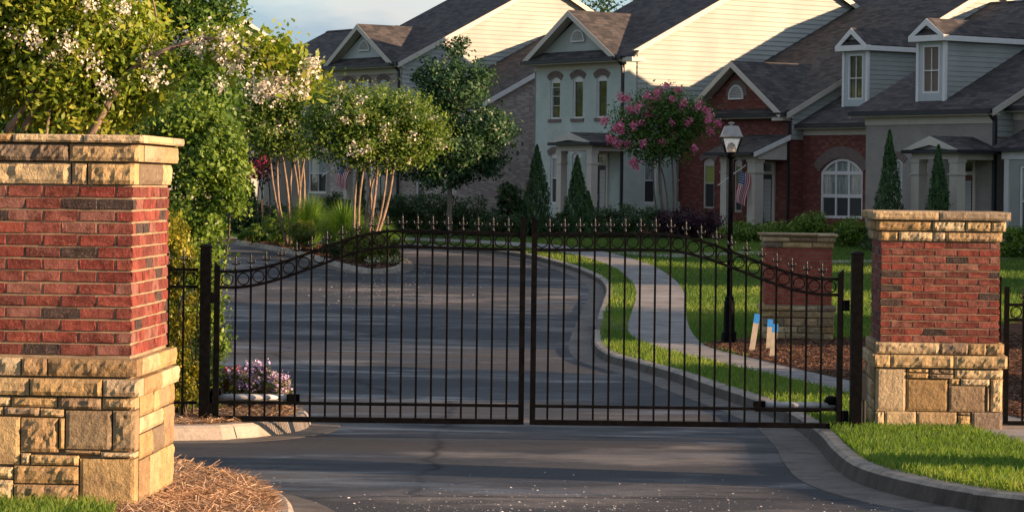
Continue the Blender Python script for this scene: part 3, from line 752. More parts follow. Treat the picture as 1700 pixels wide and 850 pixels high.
# ------------------------------------------------------------------ gate
GD = 25.3
GS = F / GD
def gx(px): return (px - 850) / GS
def finial_mesh():
    b = MB()
    b.lathe([(.009, 0), (.014, .006), (.014, .022), (.008, .03), (.007, .05), (.014, .056), (.014, .07), (.006, .078), (.010, .095), (.008, .12), (.001, .152)], 6)
    for s in (-1, 1):
        b.tube([(0, 0, .058), (s * .018, 0, .048), (s * .032, 0, .058), (s * .036, 0, .076), (s * .028, 0, .086)], [.007, .007, .008, .007, .003], 5)
        b.tube([(0, 0, .058), (0, s * .018, .048), (0, s * .032, .058), (0, s * .034, .074)], [.007, .007, .007, .003], 5)
    me = b.mesh('finial', True); me.materials.append(MATS['gloss_metal']); return me
FIN = finial_mesh()
def ring_mesh(R=.052, r=.0065):
    b = MB()
    N = 18
    for i in range(N):
        a = 2 * math.pi * i / N
        for j in range(5):
            c = 2 * math.pi * j / 5; rr = R + r * math.cos(c)
            b.v.append((rr * math.cos(a), r * 1.4 * math.sin(c), rr * math.sin(a)))
    for i in range(N):
        for j in range(5):
            b.f.append((i * 5 + j, ((i + 1) % N) * 5 + j, ((i + 1) % N) * 5 + (j + 1) % 5, i * 5 + (j + 1) % 5))
    me = b.mesh('ring', True); me.materials.append(MATS['black_metal']); return me
RING = ring_mesh()
def inst(name, me, parent, loc, rot=(0, 0, 0), scale=None):
    o = bpy.data.objects.new(name, me); col.objects.link(o); o.parent = parent; o.location = loc; o.rotation_euler = rot
    if scale: o.scale = scale
    return o
def ss(t): t = max(0, min(1, t)); return t * t * (3 - 2 * t)
def gate_leaf(label, xh, xm, npick, flip):
    """xh: hinge stile, xm: meeting stile (both m); flip: hinge on the right"""
    zb, z2, zlo, zhi, ringh = .205, .358, 1.574, 1.972, .146
    root = thing('gate_leaf', label, 'gate', (xh, GD, zb - .02), 0, 'leaves of the driveway gate')
    W = abs(xm - xh); s = 1 if xm > xh else -1; L = lambda t: s * W * t; Z = lambda z: z - zb + .02
    top = lambda t: zlo + (zhi - zlo) * ss((t - .04) / .55) - .012 * ss((t - .6) / .4)
    def stile(t, ztop, w, slope):
        x = L(t); b = MB(); a, c = (x - w / 2, x + w / 2)
        h0, h1 = (ztop, ztop - w * .9) if slope > 0 else (ztop - w * .9, ztop)
        b.prism([(a, -.025, Z(zb - .02)), (c, -.025, Z(zb - .02)), (c, -.025, Z(h1)), (a, -.025, Z(h0))], (0, .05, 0)); b.build('stile', 'black_metal', root)
    stile(0, 1.67, .052, s); stile(1, 2.135, .052, -s)
    a, c = sorted((L(0) + s * .026, L(1) - s * .026))
    MB().box(a, c, -.024, .024, Z(zb - .022), Z(zb + .028)).build('bottom_rail', 'black_metal', root)
    MB().box(a, c, -.018, .018, Z(z2 - .014), Z(z2 + .014)).build('lower_rail', 'black_metal', root)
    for nm, dz in (('top_rail', 0), ('ring_rail', -ringh)):
        b = MB(); N = 44
        for i in range(N + 1):
            t = .009 + (.991 - .009) * i / N; z = Z(top(t) + dz); x = L(t)
            b.v += [(x, -.019, z - .014), (x, .019, z - .014), (x, .019, z + .014), (x, -.019, z + .014)]
        for i in range(N):
            for j in range(4):
                q = (i * 4 + j, i * 4 + (j + 1) % 4, i * 4 + 4 + (j + 1) % 4, i * 4 + 4 + j); b.f.append(q if s > 0 else q[::-1])
        b.build(nm, 'black_metal', root)
    ts = [(.061 + .8905 * i / (npick - 1)) for i in range(npick)]
    for t in ts:
        x = L(t); zt = top(t) + .016; b = MB().box(x - .0095, x + .0095, -.0095, .0095, Z(zb + .03), Z(zt))
        p = b.build('picket', 'black_metal', root); inst('finial', FIN, p, (x, 0, Z(zt)))
    ed = [0.0] + ts + [1.0]
    for t0, t1 in zip(ed[:-1], ed[1:]):
        t = (t0 + t1) / 2 + (.003 if t0 == 0 else 0); inst('ring', RING, root, (L(t), 0, Z(top(t) - ringh / 2)))
    for zz in (1.33, .30):
        MB().box(*sorted((L(0) - s * .027, L(0) - s * .085)), -.03, .03, Z(zz - .05), Z(zz + .05)).build('hinge', 'black_metal', root)
    return root
gate_leaf('ornate black metal gate leaf hinged at the post beside the hedge', gx(362.5), gx(869.5), 19, False)
gate_leaf('ornate black metal gate leaf hinged at the post beside the sunlit pillar', gx(1397.5), gx(888.5), 19, True)
def gate_post(label, px, ytop, ybot, w, d=GD):
    X = P(px, (ytop + ybot) / 2, d).x; zt = P(px, ytop, d).z; zb = P(px, ybot, d).z - .15
    r = thing('gate_post', label, 'post', (X, d, zb), 0, 'posts of the gate')
    MB().box(-w / 2, w / 2, -w / 2, w / 2, 0, zt - zb - .018).build('shaft', 'black_metal', r)
    MB().lathe([(w * .74, 0), (w * .80, .008), (w * .80, .016), (w * .5, .03), (.01, .036)], 4, (0, 0, zt - zb - .018), rad(45)).build('cap', 'black_metal', r)
    return r
gate_post('square black post at the hedge side of the gate', 340.5, 408, 698, .096)
gate_post('square black post between the gate and the sunlit pillar', 1421.5, 420, 729, .104)
def opener(label, px0, px1, py, s):
    x0, x1 = gx(px0), gx(px1); z = P((px0 + px1) / 2, py, GD).z; y = GD + .12
    r = thing('gate_opener', label, 'gate opener', (x0, y, z), 0, 'opener arms of the gate'); L = x1 - x0
    MB().tube([(L * .02, 0, 0), (L * .86, 0, 0)], .031, 12).build('tube', 'aged_steel', r, True)
    MB().box(*sorted((L * .86, L)), -.036, .036, -.036, .036).build('end_block', 'black_metal', r)
    MB().box(*sorted((-.03 * s, L * .02)), -.05, .05, -.055, .05).build('motor_housing', 'black_metal', r)
    MB().lathe([(.07, -.02), (.07, .02), (.05, .05), (.015, .06)], 10, (L * .06, .03, .03)).build('motor_cap', 'black_metal', r, True)
    MB().box(*sorted((L * .2, L * .98)), -.016, .016, -.062, -.036).build('push_rod', 'black_metal', r)
    return r
opener('silver gate opener arm low behind the gate by the purple flowers', 352, 500, 661, 1)
opener('silver gate opener arm low behind the gate by the kerb', 1396, 1257, 674, -1)
cb = MB(); X0 = gx(1437); cb.box(-.05, .05, -.03, .03, .28, .52); cb.tube([(0, 0, .28), (0, 0, -.1)], .016, 8); cb.tube([(.03, 0, .28), (.035, 0, -.1)], .014, 8)
o = cb.build('conduit_box', 'gutter_dark'); o.location = (X0, GD + .15, .16); tag(o, 'small dark control box with conduit between the post and sunlit pillar', 'control box')
# fence between the foreground pillar and the gate
fr = thing('metal_fence', 'short black picket fence in front of the golden shrub', 'fence', (gx(331), GD, .03), 0)
for zz, nm in ((1.56, 'top_rail'), (1.40, 'ring_rail'), (.32, 'lower_rail')): MB().box(-3.2, 0, -.016, .016, zz - .013, zz + .013).build(nm, 'black_metal', fr)
for i in range(22):
    x = -.135 - i * .141; p = MB().box(x - .0095, x + .0095, -.0095, .0095, .18, 1.60).build('picket', 'black_metal', fr); inst('finial', FIN, p, (x, 0, 1.6))
    inst('ring', RING, fr, (x + .07, 0, 1.48))
# foot gate right of the sunlit pillar
gd2 = 26.2
gp = gate_post('thin black post against the far side of the sunlit pillar', 1656.5, 461, 700, .05, gd2)
fg = P(1669, 704, gd2); zt = lambda py: P(1690, py, gd2).z - fg.z
r = thing('foot_gate', 'black foot gate at the picture edge beside the sunlit pillar', 'gate', fg)
for x in (0, 1.15):
    MB().box(x - .022, x + .022, -.022, .022, 0, zt(476)).build('stile', 'black_metal', r)
for py, nm, hw in ((506, 'top_rail', .014), (531, 'ring_rail', .014), (702, 'bottom_rail', .02)):
    MB().box(.0225, 1.1275, -.018, .018, zt(py) - hw, zt(py) + hw).build(nm, 'black_metal', r)
for i in range(7):
    x = .02 + .143 * (i + 1); p = MB().box(x - .0095, x + .0095, -.0095, .0095, zt(699), zt(503)).build('picket', 'black_metal', r); inst('finial', FIN, p, (x, 0, zt(503)))
for i in range(8): inst('ring', RING, r, (.02 + .143 * (i + .5), 0, (zt(506) + zt(531)) / 2))

# ------------------------------------------------------------------ street lamp, stakes
lp = G(1210, 572, KH); S = F / lp.y
r = thing('street_lamp', 'black street lamp with grey lantern on the lawn behind the gate', 'street lamp', lp)
H = lambda py: (570 - py) / S
MB().lathe([(.145, -.1), (.145, .04), (.125, .06), (.12, .20), (.095, .22), (.09, .25), (.085, .70), (.07, .72), (.075, .76), (.05, .79)], 8).build('base', 'black_metal', r)
MB().lathe([(.046, .79), (.038, H(262))], 12).build('pole', 'black_metal', r, True)
MB().lathe([(.05, H(262)), (.085, H(259)), (.085, H(256)), (.07, H(253)), (.095, H(251.5))], 8).build('collar', 'black_metal', r)
MB().lathe([(.115, H(251)), (.215, H(227))], 4, rot=rad(45)).build('glass', 'lamp_glass', r)
fb_ = MB()
for a in range(4):
    c, s_ = math.cos(rad(45 + 90 * a)), math.sin(rad(45 + 90 * a))
    fb_.bar((.12 * c, .12 * s_, H(251)), (.222 * c, .222 * s_, H(227)), .016, .016)
fb_.build('lantern_frame', 'black_metal', r)
MB().lathe([(.0, H(251)), (.06, H(250)), (.075, H(243)), (.05, H(237)), (.0, H(234))], 10).build('bulb', 'trim_white', r, True)
MB().lathe([(.25, H(226.5)), (.255, H(224.5)), (.235, H(223.5)), (.165, H(210)), (.15, H(208)), (.03, H(207))], 4, rot=rad(45)).build('hood', 'lamp_hood', r)
MB().lathe([(.028, H(207)), (.028, H(204)), (.055, H(203.5)), (.055, H(202)), (.01, H(201))], 8).build('vent_cap', 'lamp_hood', r)
for i, (xt, yt, xb, yb, lab) in enumerate(((1257.5, 521, 1247.5, 585, 'leaning wooden survey stake with blue tip standing alone beside the lamp post'), (1279, 530, 1276, 582, 'short wooden survey stake with blue tip, rear one of the crossed pair'), (1287.5, 538, 1281.5, 595, 'wooden survey stake with blue tip, front one of the crossed pair'))):
    b0 = G(xb, yb, KH); t0 = P(xt, yt, b0.y)
    r = thing('survey_stake', lab, 'stake', b0, 0, 'survey stakes')
    d = t0 - b0; m = d * .76
    MB().bar(-d * .15, m, .085, .02, (0, 1, 0)).build('lath', 'wood_stake', r); MB().bar(m, d, .087, .022, (0, 1, 0)).build('painted_tip', 'blue_paint', r)

# ------------------------------------------------------------------ townhouse row
PHI = rad(55)
RX = Vector((math.cos(PHI), -math.sin(PHI), 0)); DX = Vector((math.sin(PHI), math.cos(PHI), 0))
D_CORNER = P(1650, 300, 88.0); D_CORNER.z = 0
class House:
    """local x runs along the front to the right, y into the house, z up; origin at the front right-hand corner"""
    def __init__(s, px, v, name, label, floor=.15):
        a, _ = ray(px, 300)
        # corner where the sight line meets the row's front line, pushed back by v
        base = D_CORNER + DX * v
        # base + R*u on ray: X = a*Y
        u = (a * base.y - base.x) / (RX.x - a * RX.y)
        c = base + RX * u
        s.o = Vector((c.x, c.y, gz(c.y) + floor)); s.v = v
        s.root = thing(name, label, 'house', s.o, -PHI)
    def loc(s, p): d = Vector(p) - s.o; return Vector((d.dot(RX), d.dot(DX), d.z))
    def FV(s, px, py, v=0.0):
        a, b = ray(px, py); o = s.o
        t = (v + o.x * DX.x + o.y * DX.y) / (a * DX.x + DX.y)
        q = s.loc((a * t, t, CZ - b * t)); return q.x, q.z
    def FX(s, px, py, xc=0.0):
        a, b = ray(px, py); o = s.o
        t = (xc + o.x * RX.x + o.y * RX.y) / (a * RX.x + RX.y)
        q = s.loc((a * t, t, CZ - b * t)); return q.y, q.z
    def part(s, name, mb, mat, parent=None, smooth=False): return mb.build(name, mat, parent or s.root, smooth)

def arch_loop(x0, x1, z0, z1, rise, n=8):
    """rectangle whose head is a segmental arch of the given rise (z1 = crown)"""
    if rise <= 0: return [(x0, z0), (x1, z0), (x1, z1), (x0, z1)]
    w = (x1 - x0) / 2; R = (w * w + rise * rise) / (2 * rise); cx, cz = (x0 + x1) / 2, z1 - R; a0 = math.asin(min(1, w / R))
    if rise >= w: a0 = math.pi / 2
    return [(x0, z0), (x1, z0)] + [(cx + R * math.sin(a0 - 2 * a0 * i / n), cz + R * math.cos(a0 - 2 * a0 * i / n)) for i in range(n + 1)]
def wall(h, name, outer, holes, mat, plane='y', c=0.0, reveal=.12, parent=None):
    """outer and holes are (s,z) loops; plane 'y': the front (faces -y at y=c); plane 'x': a side (faces +x at x=c)"""
    m = (lambda s, z, d=0: (s, c + d, z)) if plane == 'y' else (lambda s, z, d=0: (c - d, s, z))
    loops = [[Vector((s, z, 0)) for s, z in outer]] + [[Vector((s, z, 0)) for s, z in hl] for hl in holes]
    tris = tessellate_polygon(loops); flat = [p for l in loops for p in l]; b = MB()
    b.v = [m(p.x, p.y) for p in flat]
    for t in tris:
        A, B, C = (Vector(b.v[i]) for i in t); n = (B - A).cross(C - A)
        out = n.y < 0 if plane == 'y' else n.x > 0
        b.f.append(tuple(t) if out else tuple(reversed(t)))
    k = len(outer)
    for hl in holes:
        n = len(hl); q = len(b.v); b.v += [m(s, z, reveal) for s, z in hl]
        for i in range(n):
            j = (i + 1) % n; b.f.append((k + i, k + j, q + j, q + i))
        k += n
    # closed back so the wall has thickness
    return h.part(name, b, mat, parent)
def window(h, loop, plane='y', c=0.0, depth=.09, panes=('window_glass',), cols=1, rows=2, fw=.07, mat='trim_white', name='window', bar=.03, vs=None, head=0):
    m = (lambda s, z, d=0: (s, c + d, z)) if plane == 'y' else (lambda s, z, d=0: (c - d, s, z))
    xs = [p[0] for p in loop]; zs = [p[1] for p in loop]; x0, x1, z0, z1 = min(xs), max(xs), min(zs), max(zs); cx, cz = (x0 + x1) / 2, (z0 + z1) / 2
    inn = [(cx + (x - cx) * (1 - 2 * fw / (x1 - x0)), cz + (z - cz) * (1 - 2 * fw / (z1 - z0))) for x, z in loop]
    b = MB(); n = len(loop)
    b.v = [m(x, z, depth - .045) for x, z in loop] + [m(x, z, depth - .045) for x, z in inn] + [m(x, z, depth + .03) for x, z in inn] + [m(x, z, depth + .03) for x, z in loop]
    for i in range(n):
        j = (i + 1) % n
        for q in ((i, j, n + j, n + i), (n + i, n + j, 2 * n + j, 2 * n + i), (j, i, 3 * n + i, 3 * n + j)): b.f.append(q)
    w = h.part(name, b, mat)
    ix0, ix1 = min(p[0] for p in inn), max(p[0] for p in inn); iz0, iz1 = min(p[1] for p in inn), max(p[1] for p in inn)
    def boxp(name, s0, s1, za, zb, d0, d1, mt):
        q = [m(s0, za, d0), m(s1, zb, d1)]
        lo = [min(q[0][i], q[1][i]) for i in range(3)]; hi = [max(q[0][i], q[1][i]) for i in range(3)]
        return h.part(name, MB().box(lo[0], hi[0], lo[1], hi[1], lo[2], hi[2]), mt, w)
    vs = vs or [i / cols for i in range(1, cols)]
    for f in vs: boxp('mullion', ix0 + (ix1 - ix0) * f - bar / 2, ix0 + (ix1 - ix0) * f + bar / 2, iz0 + .001, iz1 - .03, depth - .03, depth + .012, mat)
    hs = rows if isinstance(rows, (list, tuple)) else [i / rows for i in range(1, rows)]
    for f in hs: boxp('rail', ix0 + .001, ix1 - .001, iz0 + (iz1 - iz0) * f - bar * .7, iz0 + (iz1 - iz0) * f + bar * .7, depth - .036, depth + .013, mat)
    if head:
        zs = z1 - head; pl = [p for p in inn if p[1] > zs]
        if len(pl) > 2:
            hb_ = MB(); hb_.prism([m(ix0, zs, depth - .03)] + [m(ix1, zs, depth - .03)] + [m(x, z, depth - .03) for x, z in pl], (0, .04, 0) if plane == 'y' else (-.04, 0, 0)); h.part('arch_panel', hb_, mat, w)
    # panes, split at the main rail when two finishes are given
    if len(panes) == 1:
        pb = MB(); pb.v = [m(x, z, depth + .015) for x, z in inn]; pb.f = [tuple(range(n))]
        h.part('pane', pb, panes[0], w)
    else:
        zm = iz0 + (iz1 - iz0) * (hs[0] if hs else .5)
        lo = [(ix0, iz0), (ix1, iz0), (ix1, zm), (ix0, zm)]; up = [(ix0, zm), (ix1, zm)] + [p for p in inn if p[1] > zm]
        for lp_, mt in ((lo, panes[1]), (up, panes[0])):
            pb = MB(); pb.v = [m(x, z, depth + .015) for x, z in lp_]; pb.f = [tuple(range(len(lp_)))]; h.part('pane', pb, mt, w)
    return w
def brick_arch(h, x0, x1, z1, rise, t=.24, mat='arch_brick', v=0.0, over=.08):
    """voussoirs over an opening, each a brick of its own"""
    w = (x1 - x0) / 2 + over; rise = max(rise, .06); R = (w * w + rise * rise) / (2 * rise); cx, cz = (x0 + x1) / 2, z1 - R + .015; a0 = math.asin(min(.999, w / R))
    n = max(5, int(2 * a0 * R / .11))
    r = h.part('brick_arch', MB().box(cx - .02, cx + .02, v - .01, v + .05, z1 + .03, z1 + t * .6), mat)
    for i in range(n):
        a, b = -a0 + 2 * a0 * i / n + .004 / R, -a0 + 2 * a0 * (i + 1) / n - .004 / R
        q = [(cx + math.sin(a) * R, v - .028, cz + math.cos(a) * R), (cx + math.sin(b) * R, v - .028, cz + math.cos(b) * R), (cx + math.sin(b) * (R + t), v - .028, cz + math.cos(b) * (R + t)), (cx + math.sin(a) * (R + t), v - .028, cz + math.cos(a) * (R + t))]
        h.part('brick', MB().prism(q, (0, .06, 0)), mat, r)
def slab(h, name, pts, th, mat, parent=None):
    """roof plane with thickness (downwards)"""
    n = (Vector(pts[1]) - Vector(pts[0])).cross(Vector(pts[2]) - Vector(pts[0])).normalized()
    if n.z < 0: n = -n
    return h.part(name, MB().prism(pts, -n * th), mat, parent)
def siding(h, x, y0, y1, zlo, rake, mat='siding_sage', exp=.19, ybrick=None, face=1):
    """boards on a side wall at x (facing +x); rake(z) -> (ymin, ymax) at height z"""
    root = h.part('side_cladding', MB().box(x - .03, x - .004, y0 + .3, y0 + .5, zlo, zlo + .1), mat); z = zlo
    while True:
        a0, b0 = rake(z); a1, b1 = rake(z + exp)
        a0, a1 = max(a0, y0), max(a1, y0); b0, b1 = min(b0, y1), min(b1, y1)
        if b1 - a1 < .15: break
        q = [(x + .006, a0, z), (x + .006, b0, z), (x + .006, b1, z + exp), (x + .006, a1, z + exp)]
        b = MB(); e = .042
        b.v = [(x - .004, a0, z), (x + e, a0, z), (x + e, b0, z), (x - .004, b0, z), (x - .004, a1, z + exp + .012), (x + .008, a1, z + exp + .012), (x + .008, b1, z + exp + .012), (x - .004, b1, z + exp + .012)]
        b.f = [(0, 1, 2, 3), (1, 5, 6, 2), (0, 4, 5, 1), (3, 2, 6, 7), (4, 7, 6, 5)]
        h.part('board', b, mat, root); z += exp
    return root
def main_roof(h, x0, x1, ze, tanp, vr, ov=.35, th=.14, rake_w=.22, right=True, sidec='trim_cream'):
    """gable roof with its ridge along the row; eave at front edge y=-ov at height ze"""
    zr = ze + tanp * (vr + ov); yb = 2 * vr + ov
    r = slab(h, 'roof', [(x0, -ov, ze), (x1, -ov, ze), (x1, vr, zr), (x0, vr, zr)], th, 'shingle')
    slab(h, 'rear_slope', [(x0, vr + .002, zr), (x1, vr + .002, zr), (x1, yb, ze), (x0, yb, ze)], th, 'shingle', r)
    h.part('ridge_cap', MB().prism([(x0 + .01, vr - .16, zr - .05), (x0 + .01, vr, zr + .03), (x0 + .01, vr + .16, zr - .05), (x0 + .01, vr, zr - .06)], (x1 - x0 - .02, 0, 0)), 'shingle', r)
    for xs, nm in ((x1 - .004, 'rake_board'), (x0 - .03, 'rake_board')):
        for (ya, za, yb_, zb) in ((-ov, ze, vr, zr), (vr, zr, yb, ze)):
            h.part(nm, MB().prism([(xs, ya, za - .02), (xs, yb_, zb - .02), (xs, yb_, zb - .02 - rake_w), (xs, ya, za - .02 - rake_w)], (.034, 0, 0)), sidec, r)
    g = h.part('gutter', MB().box(x0 + .02, x1 - .02, -ov - .11, -ov - .005, ze - .15, ze - .02), 'gutter_dark')
    h.part('soffit', MB().box(x0 + .02, x1 - .02, -ov, .02, ze - .2, ze - .155), sidec)
    return zr
def front_gable(h, xl, xr, ze, zr, ov, yb_fn, mat_wall, vent=True, recess=.0, skirt=True, arch_vent=None, soff='trim_cream', wall_v=.0):
    """cross gable on the front: ridge at the middle, running back into the main roof"""
    xm = (xl + xr) / 2; g = None
    vb, ve = yb_fn(zr), yb_fn(ze)
    g = slab(h, 'gable_roof', [(xr, -ov, ze), (xm, -ov, zr), (xm, vb, zr), (xr, max(ve, -ov + .02), ze)], .12, 'shingle_cross')
    slab(h, 'gable_slope', [(xl, -ov, ze), (xm, -ov, zr), (xm, vb, zr), (xl, max(ve, -ov + .02), ze)], .12, 'shingle_cross', g)
    w = .2
    for s, xe in ((1, xr), (-1, xl)):
        h.part('rake_board', MB().prism([(xe, -ov - .03, ze - .02), (xm, -ov - .03, zr - .02), (xm, -ov - .03, zr - .02 - w * 1.2), (xe - s * w * .35, -ov - .03, ze - .02 - w)], (0, .04, 0)), soff, g)
        h.part('rake_soffit', MB().prism([(xe - s * .05, -ov + .012, ze - .17), (xm, -ov + .012, zr - .17), (xm, -ov + .012, zr - .20), (xe - s * .05, -ov + .012, ze - .20)], (0, ov - .02 + wall_v, 0)), soff, g)
    return g
def downpipe(h, x, y, ztop, w=.09):
    b = MB().box(x - w / 2, x + w / 2, y - w, y - .01, .0, ztop - .35); b.bar((x, y - w / 2, ztop - .37), (x - .02, y - .36, ztop - .06), w, w)
    return h.part('downpipe', b, 'gutter_dark')
def vent(h, cx, z0, z1, w, v, brick=False):
    loop = arch_loop(cx - w / 2, cx + w / 2, z0, z1, w / 2, 10)
    f = window(h, loop, c=v - .10, depth=.06, panes=('gutter_dark',), cols=1, rows=1, fw=.05, name='gable_vent', mat='trim_white')
    n = 7
    for i in range(n):
        z = z0 + .06 + (z1 - z0 - .12) * i / n; t = max(0, (z - (z1 - w / 2)) / (w / 2)); hw = (w / 2 - .05) * math.sqrt(max(.05, 1 - t * t))
        h.part('slat', MB().prism([(cx - hw, v - .075, z), (cx - hw, v - .028, z + .045), (cx - hw, v - .024, z + .053), (cx - hw, v - .075, z + .014)], (2 * hw, 0, 0)), 'louver', f)
def column(h, x, y, z0, z1, w, mat='trim_cream'):
    b = MB().box(x - w / 2, x + w / 2, y - w / 2, y + w / 2, z0, z1 - .002)
    c = h.part('column', b, mat)
    h.part('capital', MB().box(x - w * .6, x + w * .6, y - w * .6, y + w * .6, z1 - .5, z1 - .45), mat, c)
    h.part('capital', MB().box(x - w * .58, x + w * .58, y - w * .58, y + w * .58, z1 - .1, z1 - .004), mat, c)
    h.part('plinth', MB().box(x - w * .6, x + w * .6, y - w * .6, y + w * .6, z0, z0 + .16), mat, c)
def door(h, x0, x1, z1, v=0.0, mat='door_dark', pane='blind_pale', transom=True, z0=0.0, zt=None):
    d = h.part('door', MB().box(x0, x1, v - .02, v + .05, z0, z1), mat)
    h.part('pane', MB().box(x0 + (x1 - x0) * .28, x1 - (x1 - x0) * .12, v - .032, v - .022, z0 + .35, z1 - .18), pane, d)
    h.part('handle', MB().tube([(x0 + .09, v - .03, z0 + .98), (x0 + .09, v - .08, z0 + 1.0), (x0 + .09, v - .08, z0 + 1.16), (x0 + .09, v - .03, z0 + 1.18)], .014, 6), 'aged_steel', d)
    for xa, xb in ((x0 - .12, x0 - .004), (x1 + .004, x1 + .12)): h.part('jamb', MB().box(xa, xb, v - .06, v + .05, z0, (zt or z1) + .1), 'trim_cream', d)
    h.part('head', MB().box(x0 - .003, x1 + .003, v - .06, v + .05, z1 + .004, z1 + .12), 'trim_cream', d)
    if zt:
        h.part('transom', MB().box(x0, x1, v - .01, v + .04, z1 + .125, zt), 'window_glass', d)
        h.part('head', MB().box(x0 - .003, x1 + .003, v - .06, v + .05, zt + .004, zt + .1), 'trim_cream', d)
def gable_porch(h, xl, xr, depth, zh0, zh1, zr, v=0.0, colw=.3, ov=.22):
    """small gabled porch: header zh0..zh1, ridge zr"""
    y0 = v - depth; xm = (xl + xr) / 2
    p = h.part('porch_beam', MB().box(xl, xr, y0, y0 + .3, zh0, zh1), 'trim_cream')
    for x in (xl, xr - .28): h.part('side_beam', MB().box(x, x + .28, y0 + .302, v - .005, zh0, zh1), 'trim_cream', p)
    h.part('ceiling', MB().box(xl + .282, xr - .282, y0 + .302, v - .005, zh1 - .08, zh1 - .03), 'trim_cream', p)
    a, b = xl - ov, xr + ov; ze = zh1 + .06
    r = slab(h, 'porch_roof', [(b, y0 - ov, ze), (xm, y0 - ov, zr), (xm, v - .01, zr), (b, v - .01, ze)], .08, 'shingle_cross')
    slab(h, 'porch_slope', [(a, y0 - ov, ze), (xm, y0 - ov, zr), (xm, v - .01, zr), (a, v - .01, ze)], .08, 'shingle_cross', r)
    for s, xe in ((1, b), (-1, a)):
        h.part('rake_board', MB().prism([(xe - s * .02, y0 - ov - .03, ze - .01), (xm, y0 - ov - .03, zr - .01), (xm, y0 - ov - .03, zr - .30), (xe - s * .45, y0 - ov - .03, ze - .01)], (0, .05, 0)), 'trim_cream', r)
        h.part('eave', MB().box(*sorted((xe, xe + s * .07)), y0 - ov, v - .01, ze - .13, ze - .03), 'gutter_dark', r)
    h.part('eave', MB().box(a, b, y0 - ov - .05, y0 - .002, ze - .12, ze - .02), 'gutter_dark', r)
    h.part('pediment', MB().prism([(a + .25, y0 - .02, ze), (b - .25, y0 - .02, ze), (xm, y0 - .02, zr - .14)], (0, .04, 0)), 'siding_grey', r)
    column(h, xl + colw / 2 + .02, y0 + .15, -.1, zh0, colw); column(h, xr - colw / 2 - .02, y0 + .15, -.1, zh0, colw)
def steps(h, x0, x1, depth, v=0.0):
    h.part('porch_floor', MB().box(x0, x1, v - depth, v, -.3, -.02), 'sidewalk_concrete')
def frieze(h, x0, x1, z0, z1, v=0.0): h.part('frieze', MB().box(x0, x1, v - .035, v + .02, z0, z1), 'trim_cream')

# --- pale painted two-storey house
h = House(1035, 0.0, 'townhouse', 'pale painted-brick two-storey house with three arched upper windows behind the pink tree'); B_ = h
xl = h.FV(887, 200)[0]; ze = h.FV(1020, 95)[1]; TP = .50
w_up = []
for (a, b, y0, y1) in ((913.4, 930, 128.7, 198), (950.5, 968, 126.6, 197), (990, 1007.7, 125, 196)):
    q0, q1 = h.FV(a, y1), h.FV(b, y0); w_up.append((q0[0], q1[0], q0[1], q1[1]))
holes = [arch_loop(*w, .12) for w in w_up]
g1 = (*h.FV(913, 338), *h.FV(929, 254)); gl = arch_loop(g1[0], g1[2], g1[1], g1[3], .12); holes.append(gl)
g2 = (*h.FV(949, 338), *h.FV(965, 253)); gl2 = arch_loop(g2[0], g2[2], g2[1], g2[3], .12); holes.append(gl2)
wall(h, 'front_wall', [(xl, -.4), (0, -.4), (0, ze - .1), (xl, ze - .1)], holes, 'painted_brick')
for i, l in enumerate(holes): window(h, l, panes=('window_glass',) if i < 3 else ('blind_pale', 'screen_glass'), cols=1, rows=([.3, .55, .78] if i == 0 else 1) if i < 3 else 2, bar=.014 if i < 3 else .03, fw=.06, head=.22)
for w in w_up:
    brick_arch(h, w[0], w[1], w[3], .14); s_ = h.part('sill', MB().box(w[0] - .1, w[1] + .1, -.05, .08, w[2] - .13, w[2] - .005), 'arch_brick')
brick_arch(h, g1[0], g1[2], g1[3], .14)
frieze(h, xl - .02, .04, ze - .42, ze - .16)
zr = main_roof(h, xl - .1, .32, ze, TP, 8.2)
rk = lambda z: ((z - ze + .12) / TP - .35, 2 * 8.2 + .35 - (z - ze + .12) / TP)
siding(h, .02, h.FX(1057, 150)[0], 16.6, 3.6, rk)
wh = []
for a, b in ((1069, 1091), (1122, 1139)):
    q0, q1 = h.FX(a, 338), h.FX(b, 262); wh.append(arch_loop(q0[0], q1[0], q0[1], q1[1], 0))
wall(h, 'side_wall', [(0, -.4), (16.8, -.4), (16.8, ze), (8.2, zr - .2), (0, ze)], wh, 'painted_brick', 'x', 0.0)
for l in wh: window(h, l, 'x', 0.0, panes=('curtain_glass', 'screen_glass'), rows=2)
h.part('rear_wall', MB().box(xl, 0, 16.7, 16.8, -.4, ze), 'painted_brick'); h.part('party_wall', MB().prism([(xl, 0, -.4), (xl, 16.8, -.4), (xl, 16.8, ze), (xl, 8.2, zr - .2), (xl, 0, ze)], (.1, 0, 0)), 'siding_sage')
gxl, gxr = h.FV(868, 103, -.45)[0], h.FV(1021, 92, -.45)[0]; gzr = h.FV(945, 17, -.45)[1]
mb_ = lambda z: (z - ze) / TP - .35
front_gable(h, gxl, gxr, ze + .02, gzr, .45, mb_, 'siding_sage')
gm = (gxl + gxr) / 2
h.part('gable_wall', MB().prism([(gxl + .45, -.03, ze + .1), (gxr - .45, -.03, ze + .1), (gm, -.03, gzr - .34)], (0, .06, 0)), 'siding_sage')
slab(h, 'skirt_roof', [(gxl + .06, -.5, ze - .02), (gxr - .06, -.5, ze - .02), (gxr - .42, -.035, ze + .30), (gxl + .42, -.035, ze + .30)], .05, 'shingle')
h.part('gutter', MB().box(gxl, gxr, -.58, -.505, ze - .17, ze - .04), 'gutter_dark')
h.part('soffit', MB().box(gxl + .05, gxr - .05, -.5, -.04, ze - .21, ze - .172), 'trim_cream')
q0, q1 = h.FV(951, 71), h.FV(973, 49); vent(h, (q0[0] + q1[0]) / 2, q0[1], q1[1], q1[0] - q0[0], -.03)
downpipe(h, -.06, -.01, ze)
